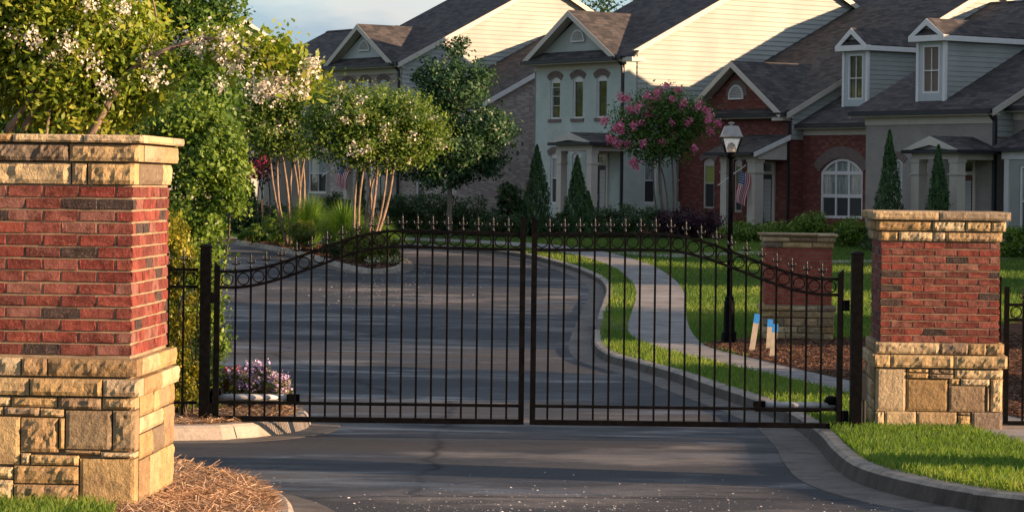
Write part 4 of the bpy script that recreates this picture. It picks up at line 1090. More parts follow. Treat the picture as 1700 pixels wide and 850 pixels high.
slab(h, 'eave_return', [(.33, -.42, ze - .02), (.95, -.30, ze - .02), (.80, .05, ze + .22), (.33, .05, ze + .22)], .06, 'shingle'); h.part('return_box', MB().box(.3, .92, -.36, .3, ze - .22, ze - .05), 'trim_cream')
pv = -1.7
a, z_ = h.FV(926, 251, pv); b, _ = h.FV(984, 251, pv); zr_ = h.FV(942, 220, pv)[1]
gable_porch(h, a - .1, b - .05, 1.7, z_, z_ + .28, zr_)
q0, q1 = h.FV(993, 300), h.FV(1008, 275); door(h, q0[0], q1[0], q1[1], -.01, zt=h.FV(1000, 257)[1]); steps(h, a - .3, q1[0] + .4, 1.9)

# --- red brick house with a front gable and lean-to porch
h = House(1311, 2.8, 'townhouse', 'dark red brick house with front gable, arched vent and flagged porch'); C_ = h
TPc = .5; ze = h.FV(1296, 187, -.4)[1]; xl = h.FV(1130, 300)[0]
q0, q1 = h.FV(1211.5, 166), h.FV(1236, 141); vt = ((q0[0] + q1[0]) / 2, q0[1], q1[1], q1[0] - q0[0])
w1 = (*h.FV(1166.5, 346), *h.FV(1186, 263)); w2 = (*h.FV(1218, 352), *h.FV(1232, 264))
lo = [arch_loop(w[0], w[2], w[1], w[3], .14) for w in (w1, w2)]
gxl, gxr = h.FV(1132, 184, -.45)[0], h.FV(1297, 188, -.45)[0]; gzr = h.FV(1209, 101, -.45)[1]; gm = (gxl + gxr) / 2
wall(h, 'front_wall', [(xl - 1.2, -.4), (0, -.4), (0, ze - .1), (gxr - .3, ze + .02), (gm, gzr - .3), (gxl + .3, ze + .02), (xl - 1.2, ze - .1)], lo, 'house_brick')
for l in lo: window(h, l, panes=('blind_glass', 'screen_glass'), rows=2, mat='trim_cream', head=.3)
brick_arch(h, w1[0], w1[2], w1[3], .16, mat='arch_brick'); brick_arch(h, w2[0], w2[2], w2[3], .16)
vent(h, *vt, -.0); brick_arch(h, vt[0] - vt[3] / 2, vt[0] + vt[3] / 2, vt[2] - .02, vt[3] * .48, t=.2, v=0.0, over=.02)
front_gable(h, gxl, gxr, ze, gzr, .45, lambda z: (z - ze) / TPc - .35, 'house_brick')
zr = main_roof(h, xl - 2.6, .2, ze, TPc, 10.2)
rk = lambda z, ze=ze: ((z - ze + .12) / TPc - .35, 2 * 10.2 + .35 - (z - ze + .12) / TPc)
wall(h, 'side_wall', [(0, -.4), (20.8, -.4), (20.8, ze), (10.2, zr - .2), (0, ze)], [], 'house_brick', 'x', 0.0)
siding(h, .02, .05, 20.6, ze - 1.0, rk)
h.part('rear_wall', MB().box(xl - 2.5, 0, 20.7, 20.8, -.4, ze), 'house_brick')
h.part('eave_return', MB().box(gxr - .6, gxr + .03, -.4, -.01, ze - .3, ze - .04), 'trim_cream'); slab(h, 'return_roof', [(gxr - .75, -.52, ze - .02), (gxr + .12, -.52, ze - .02), (gxr + .05, -.02, ze + .18), (gxr - .6, -.02, ze + .18)], .05, 'shingle')
downpipe(h, -.03, -.01, ze)
dp = 1.5
a, zlo = h.FV(1196, 265, -dp); b, zhi = h.FV(1258, 256, -dp)
a -= .05; p = h.part('porch_beam', MB().box(a, b, -dp, -dp + .3, zlo, zhi + .06), 'trim_cream')
zt_ = h.FV(1270, 224, 0)[1]
slab(h, 'porch_roof', [(a - .5, -dp - .3, zhi + .06), (b + .12, -dp - .3, zhi + .06), (b + .12, -.02, zt_), (a - .5, -.02, zt_)], .09, 'shingle')
h.part('porch_gutter', MB().box(a - .5, b + .1, -dp - .4, -dp - .305, zhi - .06, zhi + .05), 'gutter_dark')
h.part('porch_end', MB().prism([(b - .05, -dp, zlo), (b - .05, -.02, zlo), (b - .05, -.02, zt_ - .12), (b - .05, -dp, zhi + .04)], (.06, 0, 0)), 'trim_cream')
h.part('rake_board', MB().prism([(b + .125, -dp - .3, zhi + .05), (b + .125, -.02, zt_ - .01), (b + .125, -.02, zt_ - .2), (b + .125, -dp - .3, zhi - .12)], (.03, 0, 0)), 'trim_white')
column(h, a + .26, -dp + .15, -.1, zlo, .34); column(h, b - .3, -dp + .15, -.1, zlo, .42)
q0, q1 = h.FV(1262, 300), h.FV(1284, 290); door(h, q0[0], q1[0], q1[1], -.01, zt=h.FV(1270, 273)[1]); steps(h, a - .3, 0, 1.8)

# --- red brick wing with a wide arched window and a dormer
h = House(1470, 3.4, 'townhouse', 'red brick wing with one wide arched window between brick and taupe houses'); W_ = h
ze = h.FV(1380, 205, -.35)[1]; xl = C_.o; xl = h.loc(C_.o).x + .05; TPw = .5
w1 = (*h.FV(1361, 362), *h.FV(1432.5, 263)); lp_ = arch_loop(w1[0], w1[2], w1[1], w1[3], .5, 12)
wall(h, 'front_wall', [(xl, -.4), (0, -.4), (0, ze - .1), (xl, ze - .1)], [lp_], 'house_brick')
window(h, lp_, panes=('curtain_glass', 'screen_glass'), cols=3, rows=[.36, .78], fw=.1, bar=.09)
brick_arch(h, w1[0], w1[2], w1[3], .52, t=.42, over=.06)
frieze(h, xl + .02, 0, ze - .42, ze - .16)
main_roof(h, xl, .1, ze, TPw, 9.6)
h.part('side_wall', MB().box(-.1, 0, .01, 15.9, -.4, ze), 'house_brick')
def on_roof(h, px, py, ze, tanp, ov):
    lo_, hi_ = -ov, 9.0
    for _ in range(40):
        m_ = (lo_ + hi_) / 2
        if h.FV(px, py, m_)[1] > ze + tanp * (m_ + ov): lo_ = m_
        else: hi_ = m_
    return (lo_ + hi_) / 2
def dormer(h, pxl, pxr, pyb, pyt, peak, eave_px, win, v, ze, tanp, pane, depth):
    xa, zb = h.FV(pxl, pyb, v); xb, zt_ = h.FV(pxr, pyt, v)
    d = wall(h, 'dormer_front', [(xa, zb - .25), (xb, zb - .25), (xb, zt_), (xa, zt_)], [arch_loop(*[(*h.FV(win[0], win[3], v), *h.FV(win[1], win[2], v))[i] for i in (0, 2, 1, 3)], 0)], 'siding_grey', c=v)
    q0, q1 = h.FV(win[0], win[3], v), h.FV(win[1], win[2], v)
    l = arch_loop(q0[0], q1[0], q0[1], q1[1], 0)
    window(h, l, c=v, panes=(pane,), cols=2, rows=[.47], bar=.025, fw=.06, depth=.05)
    for x in (xa, xb): h.part('corner_board', MB().box(x - .06, x + .06, v - .03, v + .08, zb - .2, zt_), 'trim_white', d)
    h.part('dormer_core', MB().box(xa + .02, xb - .02, v + .13, v + depth, zb - .3, zt_ - .02), 'siding_sage', d)
    xm = (xa + xb) / 2; zr = h.FV(*peak, v - .2)[1]; ea = (xb - xa) / 2 + .2; zs = h.FV(*eave_px, v - .2)[1] + .12
    r = slab(h, 'dormer_roof', [(xm + ea, v - .22, zs), (xm, v - .22, zr), (xm, v + depth + 1.6, zr), (xm + ea, v + depth, zs)], .06, 'shingle_cross', None)
    slab(h, 'dormer_slope', [(xm - ea, v - .22, zs), (xm, v - .22, zr), (xm, v + depth + 1.6, zr), (xm - ea, v + depth, zs)], .06, 'shingle_cross', r)
    for s in (1, -1):
        h.part('rake_board', MB().prism([(xm + s * (ea - .01), v - .25, zs - .02), (xm, v - .25, zr - .02), (xm, v - .25, zr - .25), (xm + s * (ea - .26), v - .25, zs - .02)], (0, .05, 0)), 'trim_white', r)
        h.part('fascia', MB().box(*sorted((xm + s * (ea - .03), xm + s * (ea + .02))), v - .2, v + depth, zs - .22, zs - .04), 'trim_white', r)
    h.part('cornice', MB().box(xm - ea - .01, xm + ea + .01, v - .26, v - .02, zs - .22, zs - .022), 'trim_white', r)
    h.part('pediment', MB().prism([(xm - ea + .15, v - .06, zs), (xm + ea - .15, v - .06, zs), (xm, v - .06, zr - .1)], (0, .04, 0)), 'siding_grey', r)
    slab(h, 'pediment_skirt', [(xm - ea + .2, v - .2, zs), (xm + ea - .2, v - .2, zs), (xm + ea - .42, v - .07, zs + .2), (xm - ea + .42, v - .07, zs + .2)], .03, 'shingle', r)
    z = zb - .2
    root = h.part('dormer_cheek', MB().box(xb - .05, xb - .021, v + .2, v + depth - .2, zb, zt_ - .1), 'siding_sage')
    while z < zt_ - .03:
        e = min(.17, zt_ - z)
        b = MB(); b.v = [(xb - .02, v + .09, z), (xb + .022, v + .09, z), (xb + .022, v + depth, z), (xb - .02, v + depth, z), (xb - .02, v + .09, z + e), (xb + .004, v + .09, z + e), (xb + .004, v + depth, z + e), (xb - .02, v + depth, z + e)]
        b.f = [(0, 1, 2, 3), (1, 5, 6, 2), (0, 4, 5, 1), (3, 2, 6, 7), (4, 7, 6, 5)]
        h.part('board', b, 'siding_sage', root); z += .17
v1 = on_roof(h, 1418, 177, ze, TPw, .35)
dormer(h, 1400, 1440, 177, 81, (1416, 46), (1440, 79), (1407.7, 1433, 90, 166), v1, ze, TPw, 'window_glass', 5.0)

# --- taupe brick house
h = House(1650, 0.0, 'townhouse', 'taupe brick house with small gabled porch and one shingled dormer'); T_ = h
ze = h.FV(1540, 183, -.35)[1]; xl = h.FV(1437, 280)[0]; TPd = .5
w1 = (*h.FV(1478, 335), *h.FV(1498, 264)); lp_ = arch_loop(w1[0], w1[2], w1[1], w1[3], .15)
wall(h, 'front_wall', [(xl, -.4), (0, -.4), (0, ze - .1), (xl, ze - .1)], [lp_], 'taupe_brick')
window(h, lp_, panes=('blind_pale',), cols=2, rows=2); brick_arch(h, w1[0], w1[2], w1[3], .16)
frieze(h, xl - .02, .03, ze - .46, ze - .16)
zr = main_roof(h, xl - .45, .25, ze, TPd, 10.0)
rk = lambda z, ze=ze: ((z - ze + .12) / TPd - .35, 20.35 - (z - ze + .12) / TPd)
siding(h, .02, .05, 20.2, ze - .9, rk)
wall(h, 'side_wall', [(0, -.4), (20, -.4), (20, ze), (10.0, zr - .2), (0, ze)], [], 'taupe_brick', 'x', 0.0)
h.part('party_wall', MB().prism([(xl, 0.02, -.4), (xl, 20, -.4), (xl, 20, ze), (xl, 10.0, zr - .2), (xl, 0.02, ze - .1)], (.1, 0, 0)), 'taupe_brick'); h.part('rear_wall', MB().box(xl, 0, 19.9, 20.0, -.4, ze), 'taupe_brick')
downpipe(h, .10, -.02, ze, .12)
v2 = on_roof(h, 1545, 168, ze, TPd, .35)
dormer(h, 1523, 1568.5, 168, 64.5, (1540, 30), (1567.6, 62.5), (1531, 1560, 75, 155.5), v2, ze, TPd, 'insect_screen', 5.6)
pv = -1.7
a, z_ = h.FV(1514, 265, pv); b, _ = h.FV(1592, 265, pv); zr_ = h.FV(1537, 226, pv)[1]
gable_porch(h, a - .02, b - .02, 1.7, z_, z_ + .26, zr_, colw=.36)
q0, q1 = h.FV(1592, 320), h.FV(1617, 291); door(h, q0[0], q1[0], q1[1], -.01, mat='door_red', zt=h.FV(1600, 270)[1]); steps(h, a - .3, q1[0] + .3, 1.9)

# --- dark taupe house at the picture edge, and two more of the row beyond it
h = House(1760, .8, 'townhouse', 'shaded taupe house with a pale bay window at the picture edge'); E_ = h
ze = h.FV(1690, 176, -.35)[1]; xl = h.loc(T_.o).x + .05
wall(h, 'front_wall', [(xl, -.4), (0, -.4), (0, ze - .1), (xl, ze - .1)], [], 'taupe_brick'); frieze(h, xl + .02, .03, ze - .45, ze - .16)
zr = main_roof(h, xl, .3, ze, .5, 10.0)
h.part('side_wall', MB().prism([(0, 0.02, -.4), (0, 20, -.4), (0, 20, ze), (0, 10.0, zr - .2), (0, 0.02, ze - .1)], (-.1, 0, 0)), 'taupe_brick')
pv = -.9
a, _ = h.FV(1672, 260, pv); zb0 = h.FV(1690, 262, pv)[1]; zr_ = h.FV(1700, 214, 0)[1]
slab(h, 'bay_roof', [(a - .5, pv - .25, zb0 + .32), (a + 3, pv - .25, zb0 + .32), (a + 3, -.02, zr_), (a - .1, -.02, zr_)], .08, 'shingle')
h.part('bay_eave', MB().box(a - .5, a + 3, pv - .32, pv - .252, zb0 + .2, zb0 + .3), 'gutter_dark'); h.part('bay_head', MB().box(a - .2, a + 3, pv - .05, -.02, zb0 - .05, zb0 + .22), 'trim_white')
lb = arch_loop(a + .55, a + 1.6, .5, zb0 - .25, 0)
wall(h, 'bay_wall', [(a, -.3), (a + 2.8, -.3), (a + 2.8, zb0 - .06), (a, zb0 - .06)], [lb], 'siding_sage', c=pv); window(h, lb, c=pv, panes=('curtain_glass', 'screen_glass'), rows=2, fw=.09)
h.part('bay_post', MB().box(a - .08, a + .12, pv - .05, pv + .1, -.3, zb0 - .06), 'trim_white'); h.part('bay_side', MB().box(a - .02, a + .04, pv + .12, -.01, -.3, zb0 - .06), 'siding_sage')
prev = E_
for i, (wd, vo, hh) in enumerate(((9.0, .5, 6.2), (10.0, 1.5, 5.4))):
    nh = House(1760, .8, 'townhouse', ('two-storey taupe house next beyond the picture edge', 'last brick house of the row beyond the picture edge')[i])
    nh.o = prev.o + RX * (wd + .05) + DX * (vo - (0 if i == 0 else .5)); nh.o.z = gz(nh.o.y) + .15; nh.root.location = nh.o
    m_ = ('taupe_brick', 'house_brick')[i]
    wl_ = [arch_loop(-wd + 1 + k * 2.2, -wd + 2 + k * 2.2, z, z + 1.5, 0) for k in range(3) for z in (.7, 3.6) if z + 1.8 < hh]
    wall(nh, 'front_wall', [(-wd, -.4), (0, -.4), (0, hh), (-wd, hh)], wl_, m_)
    for l in wl_: window(nh, l)
    zr = main_roof(nh, -wd, .3, hh + .1, .5, 8.0)
    for xx in (0, -wd + .1): nh.part('side_wall', MB().prism([(xx, .02, -.4), (xx, 16, -.4), (xx, 16, hh), (xx, 8, zr - .25), (xx, .02, hh)], (-.1, 0, 0)), m_)
    prev = nh

# --- far two-storey house of mixed tumbled brick
h = House(663, 0.0, 'townhouse', 'far two-storey house of mottled brick with sunlit cream side siding'); A_ = h
ze = h.FV(649, 104, -.4)[1]; xl = h.FV(549, 200)[0]; TPa = .5
ws = []
for (a, b, y0, y1) in ((569, 585, 136, 205), (598, 613, 134, 204), (628.5, 643, 132, 203)):
    q0, q1 = h.FV(a, y1), h.FV(b, y0); ws.append((q0[0], q1[0], q0[1], q1[1]))
lo = [arch_loop(*w, .14) for w in ws]
wall(h, 'front_wall', [(xl, -.4), (0, -.4), (0, ze - .1), (xl, ze - .1)], lo, 'tumbled_brick')
for l in lo: window(h, l, panes=('curtain_glass', 'window_glass'), cols=1, rows=2, head=.25)
for w in ws: brick_arch(h, w[0], w[1], w[3], .15)
frieze(h, xl - .02, .03, ze - .45, ze - .16)
zr = main_roof(h, xl - .1, .32, ze, TPa, 7.6)
rk = lambda z, ze=ze: ((z - ze + .12) / TPa - .35, 15.55 - (z - ze + .12) / TPa)
siding(h, .02, .05, 15.0, 3.0, rk)
wall(h, 'side_wall', [(0, -.4), (15.2, -.4), (15.2, ze), (7.6, zr - .2), (0, ze)], [], 'tumbled_brick', 'x', 0.0)
h.part('party_wall', MB().prism([(xl, 0.02, -.4), (xl, 15.2, -.4), (xl, 15.2, ze), (xl, 7.6, zr - .2), (xl, 0.02, ze - .1)], (.1, 0, 0)), 'siding_sage'); h.part('rear_wall', MB().box(xl, 0, 15.1, 15.2, -.4, ze), 'siding_sage')
gxl, gxr = h.FV(537, 114, -.45)[0], h.FV(650, 103, -.45)[0]; gzr = h.FV(592, 40, -.45)[1]; gm = (gxl + gxr) / 2
front_gable(h, gxl, gxr, ze + .02, gzr, .45, lambda z: (z - ze) / TPa - .35, 'siding_grey')
h.part('gable_wall', MB().prism([(gxl + .45, -.03, ze + .1), (gxr - .45, -.03, ze + .1), (gm, -.03, gzr - .34)], (0, .06, 0)), 'siding_grey')
slab(h, 'skirt_roof', [(gxl + .06, -.5, ze - .02), (gxr - .06, -.5, ze - .02), (gxr - .42, -.035, ze + .30), (gxl + .42, -.035, ze + .30)], .05, 'shingle'); h.part('gutter', MB().box(gxl, gxr, -.58, -.505, ze - .17, ze - .04), 'gutter_dark')
h.part('soffit', MB().box(gxl + .05, gxr - .05, -.5, -.04, ze - .21, ze - .172), 'trim_cream')
q0, q1 = h.FV(598, 86), h.FV(616, 67); vent(h, (q0[0] + q1[0]) / 2, q0[1], q1[1], q1[0] - q0[0], -.03)
downpipe(h, -.06, -.01, ze)
pv = -1.7; a, z_ = h.FV(570, 262, pv); b, _ = h.FV(622, 262, pv); gable_porch(h, a, b, 1.7, z_, z_ + .28, z_ + 1.1)
q0, q1 = h.FV(631, 300), h.FV(643, 285); door(h, q0[0], q1[0], q1[1], -.01, zt=h.FV(637, 270)[1])
# --- lower unit with the mottled brick gable wall
h = House(758, 0.02, 'townhouse', 'low unit with mottled brick end wall and white rake behind the green tree'); L_ = h
ze = h.FX(762, 197, .2)[1]; xl = h.loc(A_.o).x + .05
lo = [arch_loop(h.FV(690, 320)[0], h.FV(704, 320)[0], .6, 2.2, 0)]
wall(h, 'front_wall', [(xl, -.4), (0, -.4), (0, ze - .1), (xl, ze - .1)], lo, 'tumbled_brick'); window(h, lo[0], panes=('window_glass',), rows=2)
zr = main_roof(h, xl, .25, ze, .5, 7.6, sidec='trim_white')
wall(h, 'side_wall', [(0, -.4), (15.2, -.4), (15.2, ze), (7.6, zr - .2), (0, ze)], [], 'tumbled_brick', 'x', 0.0)
# --- unit left of the far house, and the sunlit gable beyond it
h = House(548, 1.2, 'townhouse', 'pale siding unit left of the far mottled brick house, seen between the trunks'); Z_ = h
ze = h.FV(520, 110, -.35)[1]; xl = h.FV(440, 200)[0]
q0, q1 = h.FV(511, 321), h.FV(542, 255); lw = arch_loop(q0[0], q1[0], q0[1], q1[1], 0)
q0, q1 = h.FV(455, 165), h.FV(475, 130); lw2 = arch_loop(q0[0], q1[0], q0[1], q1[1], 0)
wall(h, 'front_wall', [(xl, -.4), (0, -.4), (0, ze - .1), (xl, ze - .1)], [lw, lw2], 'taupe_brick'); window(h, lw, panes=('curtain_glass', 'window_glass'), cols=2, rows=2, fw=.1); window(h, lw2, panes=('curtain_glass',), cols=2, rows=2)
main_roof(h, xl - .3, -.05, ze, .5, 3.6)
pv = -1.6; a, z_ = h.FV(400, 222, pv); b, _ = h.FV(440, 222, pv); gable_porch(h, a, b, 1.6, z_, z_ + .35, z_ + 1.2, colw=.34)
h = House(230, 3.0, 'townhouse', 'house at the far left showing a sunlit cream gable end above the blossoms'); Y_ = h
ze = h.FX(480, 83, .2)[1]; yb = h.FX(480, 83, .2)[0]; yr, zr0 = h.FX(406, 32, .2)
tp = (zr0 - ze) / (yb - yr)
main_roof(h, -9, .25, zr0 - tp * (yr + .35), tp, yr)
zz = zr0 - tp * (yr + .35)
wall(h, 'side_wall', [(0, -.4), (2 * yr, -.4), (2 * yr, zz), (yr, zr0 - .2), (0, zz)], [], 'siding_sage', 'x', 0.0)
siding(h, .02, .05, 2 * yr, zz, lambda z: ((z - zz + .12) / tp - .35, 2 * yr + .35 - (z - zz + .12) / tp))
h.part('front_wall', MB().box(-9, -.02, 0, .1, -.4, zz - .1), 'siding_sage')

# --- flags
def flag(label, at, w, l, rz, seed):
    r = thing('flag', label, 'flag', at, rz)
    nx, nz = 14, 18; vs = []; uv = []
    for j in range(nz + 1):
        for i in range(nx + 1):
            s, t_ = i / nx, j / nz
            vs.append((w * (s - .1) * (1 - .35 * t_) + .05 * math.sin(t_ * 5 + seed), .07 * math.sin(s * 9 + t_ * 2 + seed) * (.4 + t_), -l * t_ - .14 * s)); uv.append((t_, 1 - s))
    fs = [(j * (nx + 1) + i, j * (nx + 1) + i + 1, (j + 1) * (nx + 1) + i + 1, (j + 1) * (nx + 1) + i) for j in range(nz) for i in range(nx)]
    me = bpy.data.meshes.new('cloth'); me.from_pydata(vs, [], fs); u = me.uv_layers.new(name='UVMap')
    for lp in me.loops: u.data[lp.index].uv = uv[lp.vertex_index]
    me.polygons.foreach_set('use_smooth', [True] * len(me.polygons)); obj('cloth', me, 'flag_cloth', r)
    b = MB().tube([(-.75, .1, -.55), (w * .55, 0, .22)], .018, 6); b.build('pole', 'trim_white', r)
flag('striped flag hanging from a column of the red brick porch', P(1226, 284, C_.o.y - .6), .5, 1.15, 0, .5)
flag('striped flag hanging by the far mottled brick house, seen past the trunk', P(563, 272, A_.o.y - .5), .55, 1.0, 0, 2.0)
b0 = C_.o + RX * C_.FV(1262, 370, -.8)[0] + DX * -.8
r = thing('potted_plant', 'small potted white-flowering plant by the red brick house door', 'plant pot', b0)
MB().lathe([(.14, 0), (.2, .3), (.21, .34), (.17, .33)], 10).build('pot', 'terracotta_dark', r)
pts, rnd, nb, _ = clump_pts([((0, 0, .55), (.25, .25, .22))], 24, 12, .06); leaves('foliage', pts, .09, 'leaf_dark', r, rnd)
leaves('blossoms', pts[::11], .07, 'petal_white', r)

# ------------------------------------------------------------------ planting
def pxblob(px, py, rx, ry, d, depth=None):
    """an ellipsoid given by its outline in the view at distance d"""
    c = P(px, py, d); s = d / F
    return (tuple(c), (rx * s, (depth or rx * s), ry * s))
def limb(b, a, c, r0, r1, bend=.15, n=5, seed=0):
    a, c = Vector(a), Vector(c); rs = random.Random(seed); L = (c - a).length
    o = Vector((rs.uniform(-1, 1), rs.uniform(-1, 1), rs.uniform(-.2, .5))) * L * bend
    pts = []
    for i in range(n + 1):
        t = i / n; pts.append(a.lerp(c, t) + o * math.sin(math.pi * t) * (1 - .3 * t))
    b.tube(pts, [r0 + (r1 - r0) * i / n for i in range(n + 1)], 6); return pts
def tree(name, label, cat, base, blobs, nclump, per, spread, size, leaf, bark, trunk_r, stems=1, fork=.35, group=None, limbs=26, shell=2.5, aspect=.5, flat=.7, blossoms=None):
    """blobs in world space; stems: number of trunks leaving the ground"""
    base = Vector(base); r = thing(name, label, cat, base, 0, group)
    bl = [((c[0] - base.x, c[1] - base.y, c[2] - base.z), q) for c, q in blobs]
    pts, rnd, nb, cen = clump_pts(bl, nclump, per, spread, shell, flat)
    zlow = min(c[2] - q[2] for c, q in bl); zmid = sum(c[2] for c, q in bl) / len(bl)
    cx = sum(c[0] for c, q in bl) / len(bl); cy = sum(c[1] for c, q in bl) / len(bl)
    ext = max(abs(c[0] - cx) + q[0] for c, q in bl)
    rs = random.Random(len(label)); tips = []
    for k in range(stems):
        b = MB()
        if stems == 1:
            p = limb(b, (0, 0, -.2), (cx * .8, cy * .8, zmid), trunk_r, trunk_r * .45, .03, 6, 3); tips += p[2:]
            b.build('trunk', bark, r, True)
        else:
            a = 2 * math.pi * k / stems + .4; e = (cx + math.cos(a) * ext * rs.uniform(.10, .34), cy + math.sin(a) * ext * rs.uniform(.1, .35), zlow + (zmid - zlow) * rs.uniform(.2, .7))
            p = limb(b, (math.cos(a) * .10 * (1 + k % 2), math.sin(a) * .12, -.15), e, trunk_r * rs.uniform(.6, 1.05), trunk_r * .45, .09, 7, k); tips += p[4:]
            b.build('trunk', bark, r, True)
    b = MB()
    for k in range(limbs):
        c = Vector(cen[rs.randrange(len(cen))]); a = min(tips, key=lambda q: (q - c).length + rs.uniform(0, .4)); limb(b, a, c, trunk_r * .3, .006, .12, 4, k)
    b.build('branches', bark, r, True)
    leaves('crown', pts, size, leaf, r, rnd, aspect, nb)
    if blossoms:
        bp_, br_, mat, bs = blossoms; leaves('blossoms', np.asarray(bp_) - np.array(base), bs, mat, r, br_, .85)
    return r
def cluster(centres, per, spread, tall=1.0):
    c = np.repeat(np.asarray(centres, float), per, axis=0); n = len(c)
    return c + RNG.normal(size=(n, 3)) * np.array([spread, spread, spread * tall]), np.clip(.5 + .3 * RNG.normal(size=n), 0, 1)
def shrub(name, label, px, pyb, w, hgt, mat, size=.08, n=70, per=45, d=None, group=None, cat='shrub', depth=None, lobes=5, stem='bark_dark', off=KH):
    """bush standing on the ground at the view position (px,pyb), w and hgt in photo pixels"""
    base = G(px, pyb, off) if d is None else None
    if base is None: q = P(px, pyb, d); base = Vector((q.x, q.y, q.z))
    s = base.y / F; W, Hh = w * s / 2, hgt * s; rs = random.Random(px)
    r = thing(name, label, cat, base, 0, group); bl = [((0, 0, Hh * .48), (W * .92, depth or W * .9, Hh * .5))]
    for k in range(lobes):
        a = 2 * math.pi * k / lobes + rs.random(); bl.append(((math.cos(a) * W * .5, math.sin(a) * W * .45, Hh * rs.uniform(.35, .72)), (W * .45, W * .45, Hh * .26)))
    pts, rnd, nb, cen = clump_pts(bl, n, per, min(W, Hh) * .13, 5.0); pts[:, 2] = np.maximum(pts[:, 2], .01)
    leaves('foliage', pts, size, mat, r, rnd, .55, nb)
    b = MB()
    for k in range(6): limb(b, (0, 0, -.05), cen[rs.randrange(len(cen))], .02, .006, .1, 3, k)
    b.build('stems', stem, r, kind='stuff'); return r
def hedge(name, label, pxa, pxb, pyb, pyt, mat, size=.09, depth=.7, n=150, per=40, group=None):
    a, b = G(pxa, pyb, KH), G(pxb, pyb, KH); c = (a + b) / 2; L = (b - a).length; Hh = (pyb - pyt) * c.y / F
    r = thing(name, label, 'hedge', c, math.atan2(b.y - a.y, b.x - a.x), group); k = max(3, int(L / .7)); bl = []
    for i in range(k):
        x = -L / 2 + L * (i + .5) / k; bl.append(((x, 0, Hh * .48), (L / k * .75, depth, Hh * (.5 + .05 * math.sin(i * 2.3)))))
    pts, rnd, nb, cen = clump_pts(bl, n, per, .12, 5.0); pts[:, 2] = np.clip(pts[:, 2], .01, None)
    leaves('foliage', pts, size, mat, r, rnd, .55, nb)
    b_ = MB()
    for i in range(k): limb(b_, (bl[i][0][0], 0, -.05), (bl[i][0][0] + .1, .05, Hh * .7), .025, .008, .1, 3, i)
    b_.build('stems', 'bark_dark', r, kind='stuff'); return r
def cone_tree(label, px, pyb, w, pyt, d=None, group='clipped conical evergreens', n=7000, mat='leaf_cone'):
    base = G(px, pyb, KH); s = base.y / F; R, Hh = w * s / 2, (pyb - pyt) * s
    r = thing('conical_evergreen', label, 'tree', base, 0, group)
    z = RNG.random(n) ** 1.35 * .98 + .01; a = RNG.random(n) * 2 * np.pi
    ph = px * 1.7; ridge = 1 + .2 * np.sin(a * 3 + z * 9 + ph) * np.sin(z * 19 + a * 2 + ph) + .12 * np.sin(a * 5 - z * 31 + ph) + .11 * RNG.normal(size=n)
    prof = np.minimum(1, (1 - z) * 1.35) ** .85 * np.minimum(1, .75 + z * 2); rr = R * prof * ridge * (.78 + .22 * RNG.random(n))
    pts = np.stack([rr * np.cos(a), rr * np.sin(a), z * Hh], 1); nb = np.stack([np.cos(a), np.sin(a), np.full(n, .3)], 1)
    o = leaves('crown', pts, .10, mat, r, np.clip(.45 + .25 * np.sin(a * 5 + z * 17) + .25 * RNG.normal(size=n), 0, 1), .42, nb, droop=-1.2)
    MB().tube([(0, 0, -.1), (0, 0, Hh * .9)], [.05, .01], 6).build('trunk', 'bark_dark', r)
    return r
def blades(n, xy, h, w, lean, spread=None, segs=2):
    """tapering grass blades; returns vertex array (tri strips as quads+tip folded into quads)"""
    a = RNG.random(n) * 2 * np.pi; dx, dy = np.cos(a), np.sin(a); hh = h * (.3 + 1.15 * RNG.random(n) ** 1.6); ln = lean * hh * (.3 + RNG.random(n))
    px_, py_ = -dy * w / 2, dx * w / 2; V = np.zeros((n, 4, 3))
    V[:, 0] = np.stack([xy[:, 0] - px_, xy[:, 1] - py_, xy[:, 2]], 1); V[:, 1] = np.stack([xy[:, 0] + px_, xy[:, 1] + py_, xy[:, 2]], 1)
    tip = np.stack([xy[:, 0] + dx * ln, xy[:, 1] + dy * ln, xy[:, 2] + hh], 1); mid = np.stack([xy[:, 0] + dx * ln * .35 + px_ * .7, xy[:, 1] + dy * ln * .35 + py_ * .7, xy[:, 2] + hh * .6], 1)
    V[:, 2] = mid; V[:, 3] = tip; return V.reshape(-1, 3)
def scatter(poly, n, xr, yr, holes=()):
    x = RNG.uniform(*xr, n); y = RNG.uniform(*yr, n); k = inside(x, y, poly)
    for hp in holes: k &= ~inside(x, y, hp)
    return x[k], y[k]

# --- white crape myrtle behind the near pillar, with its arching bough
d = 19.5
bs = P(95, 700, d); bs.z = gz(d) + .1
blb = [pxblob(60, 40, 95, 75, d, .5), pxblob(180, 60, 80, 70, d, .5), pxblob(90, 130, 110, 55, d, .5), pxblob(215, 130, 55, 50, d, .4), pxblob(-60, 60, 80, 90, d, .5), pxblob(100, -60, 150, 60, d, .6), pxblob(130, 190, 90, 25, d, .4)]
wc = [tuple(P(x, y, d - .35 + .25 * math.sin(x))) for x, y in ((195, 42), (70, 30), (85, 98), (112, 68), (150, 100), (165, 102), (72, 95), (235, 112), (257, 130), (115, 170), (165, 205), (150, 8), (40, 3), (205, 8), (25, 60), (128, 18), (55, 65), (215, 55), (245, 100), (120, 90), (175, 140), (45, 12), (340, 60), (375, 62), (330, 75), (310, 75))]
bp_, br_ = cluster(wc, 85, .036, 1.25)
arch_px = [(120, 320), (150, 225), (182, 168), (212, 122), (245, 97), (290, 78), (335, 64), (385, 70), (430, 88), (470, 108), (505, 128)]
ap = [P(x, y, d - .3) for x, y in arch_px]
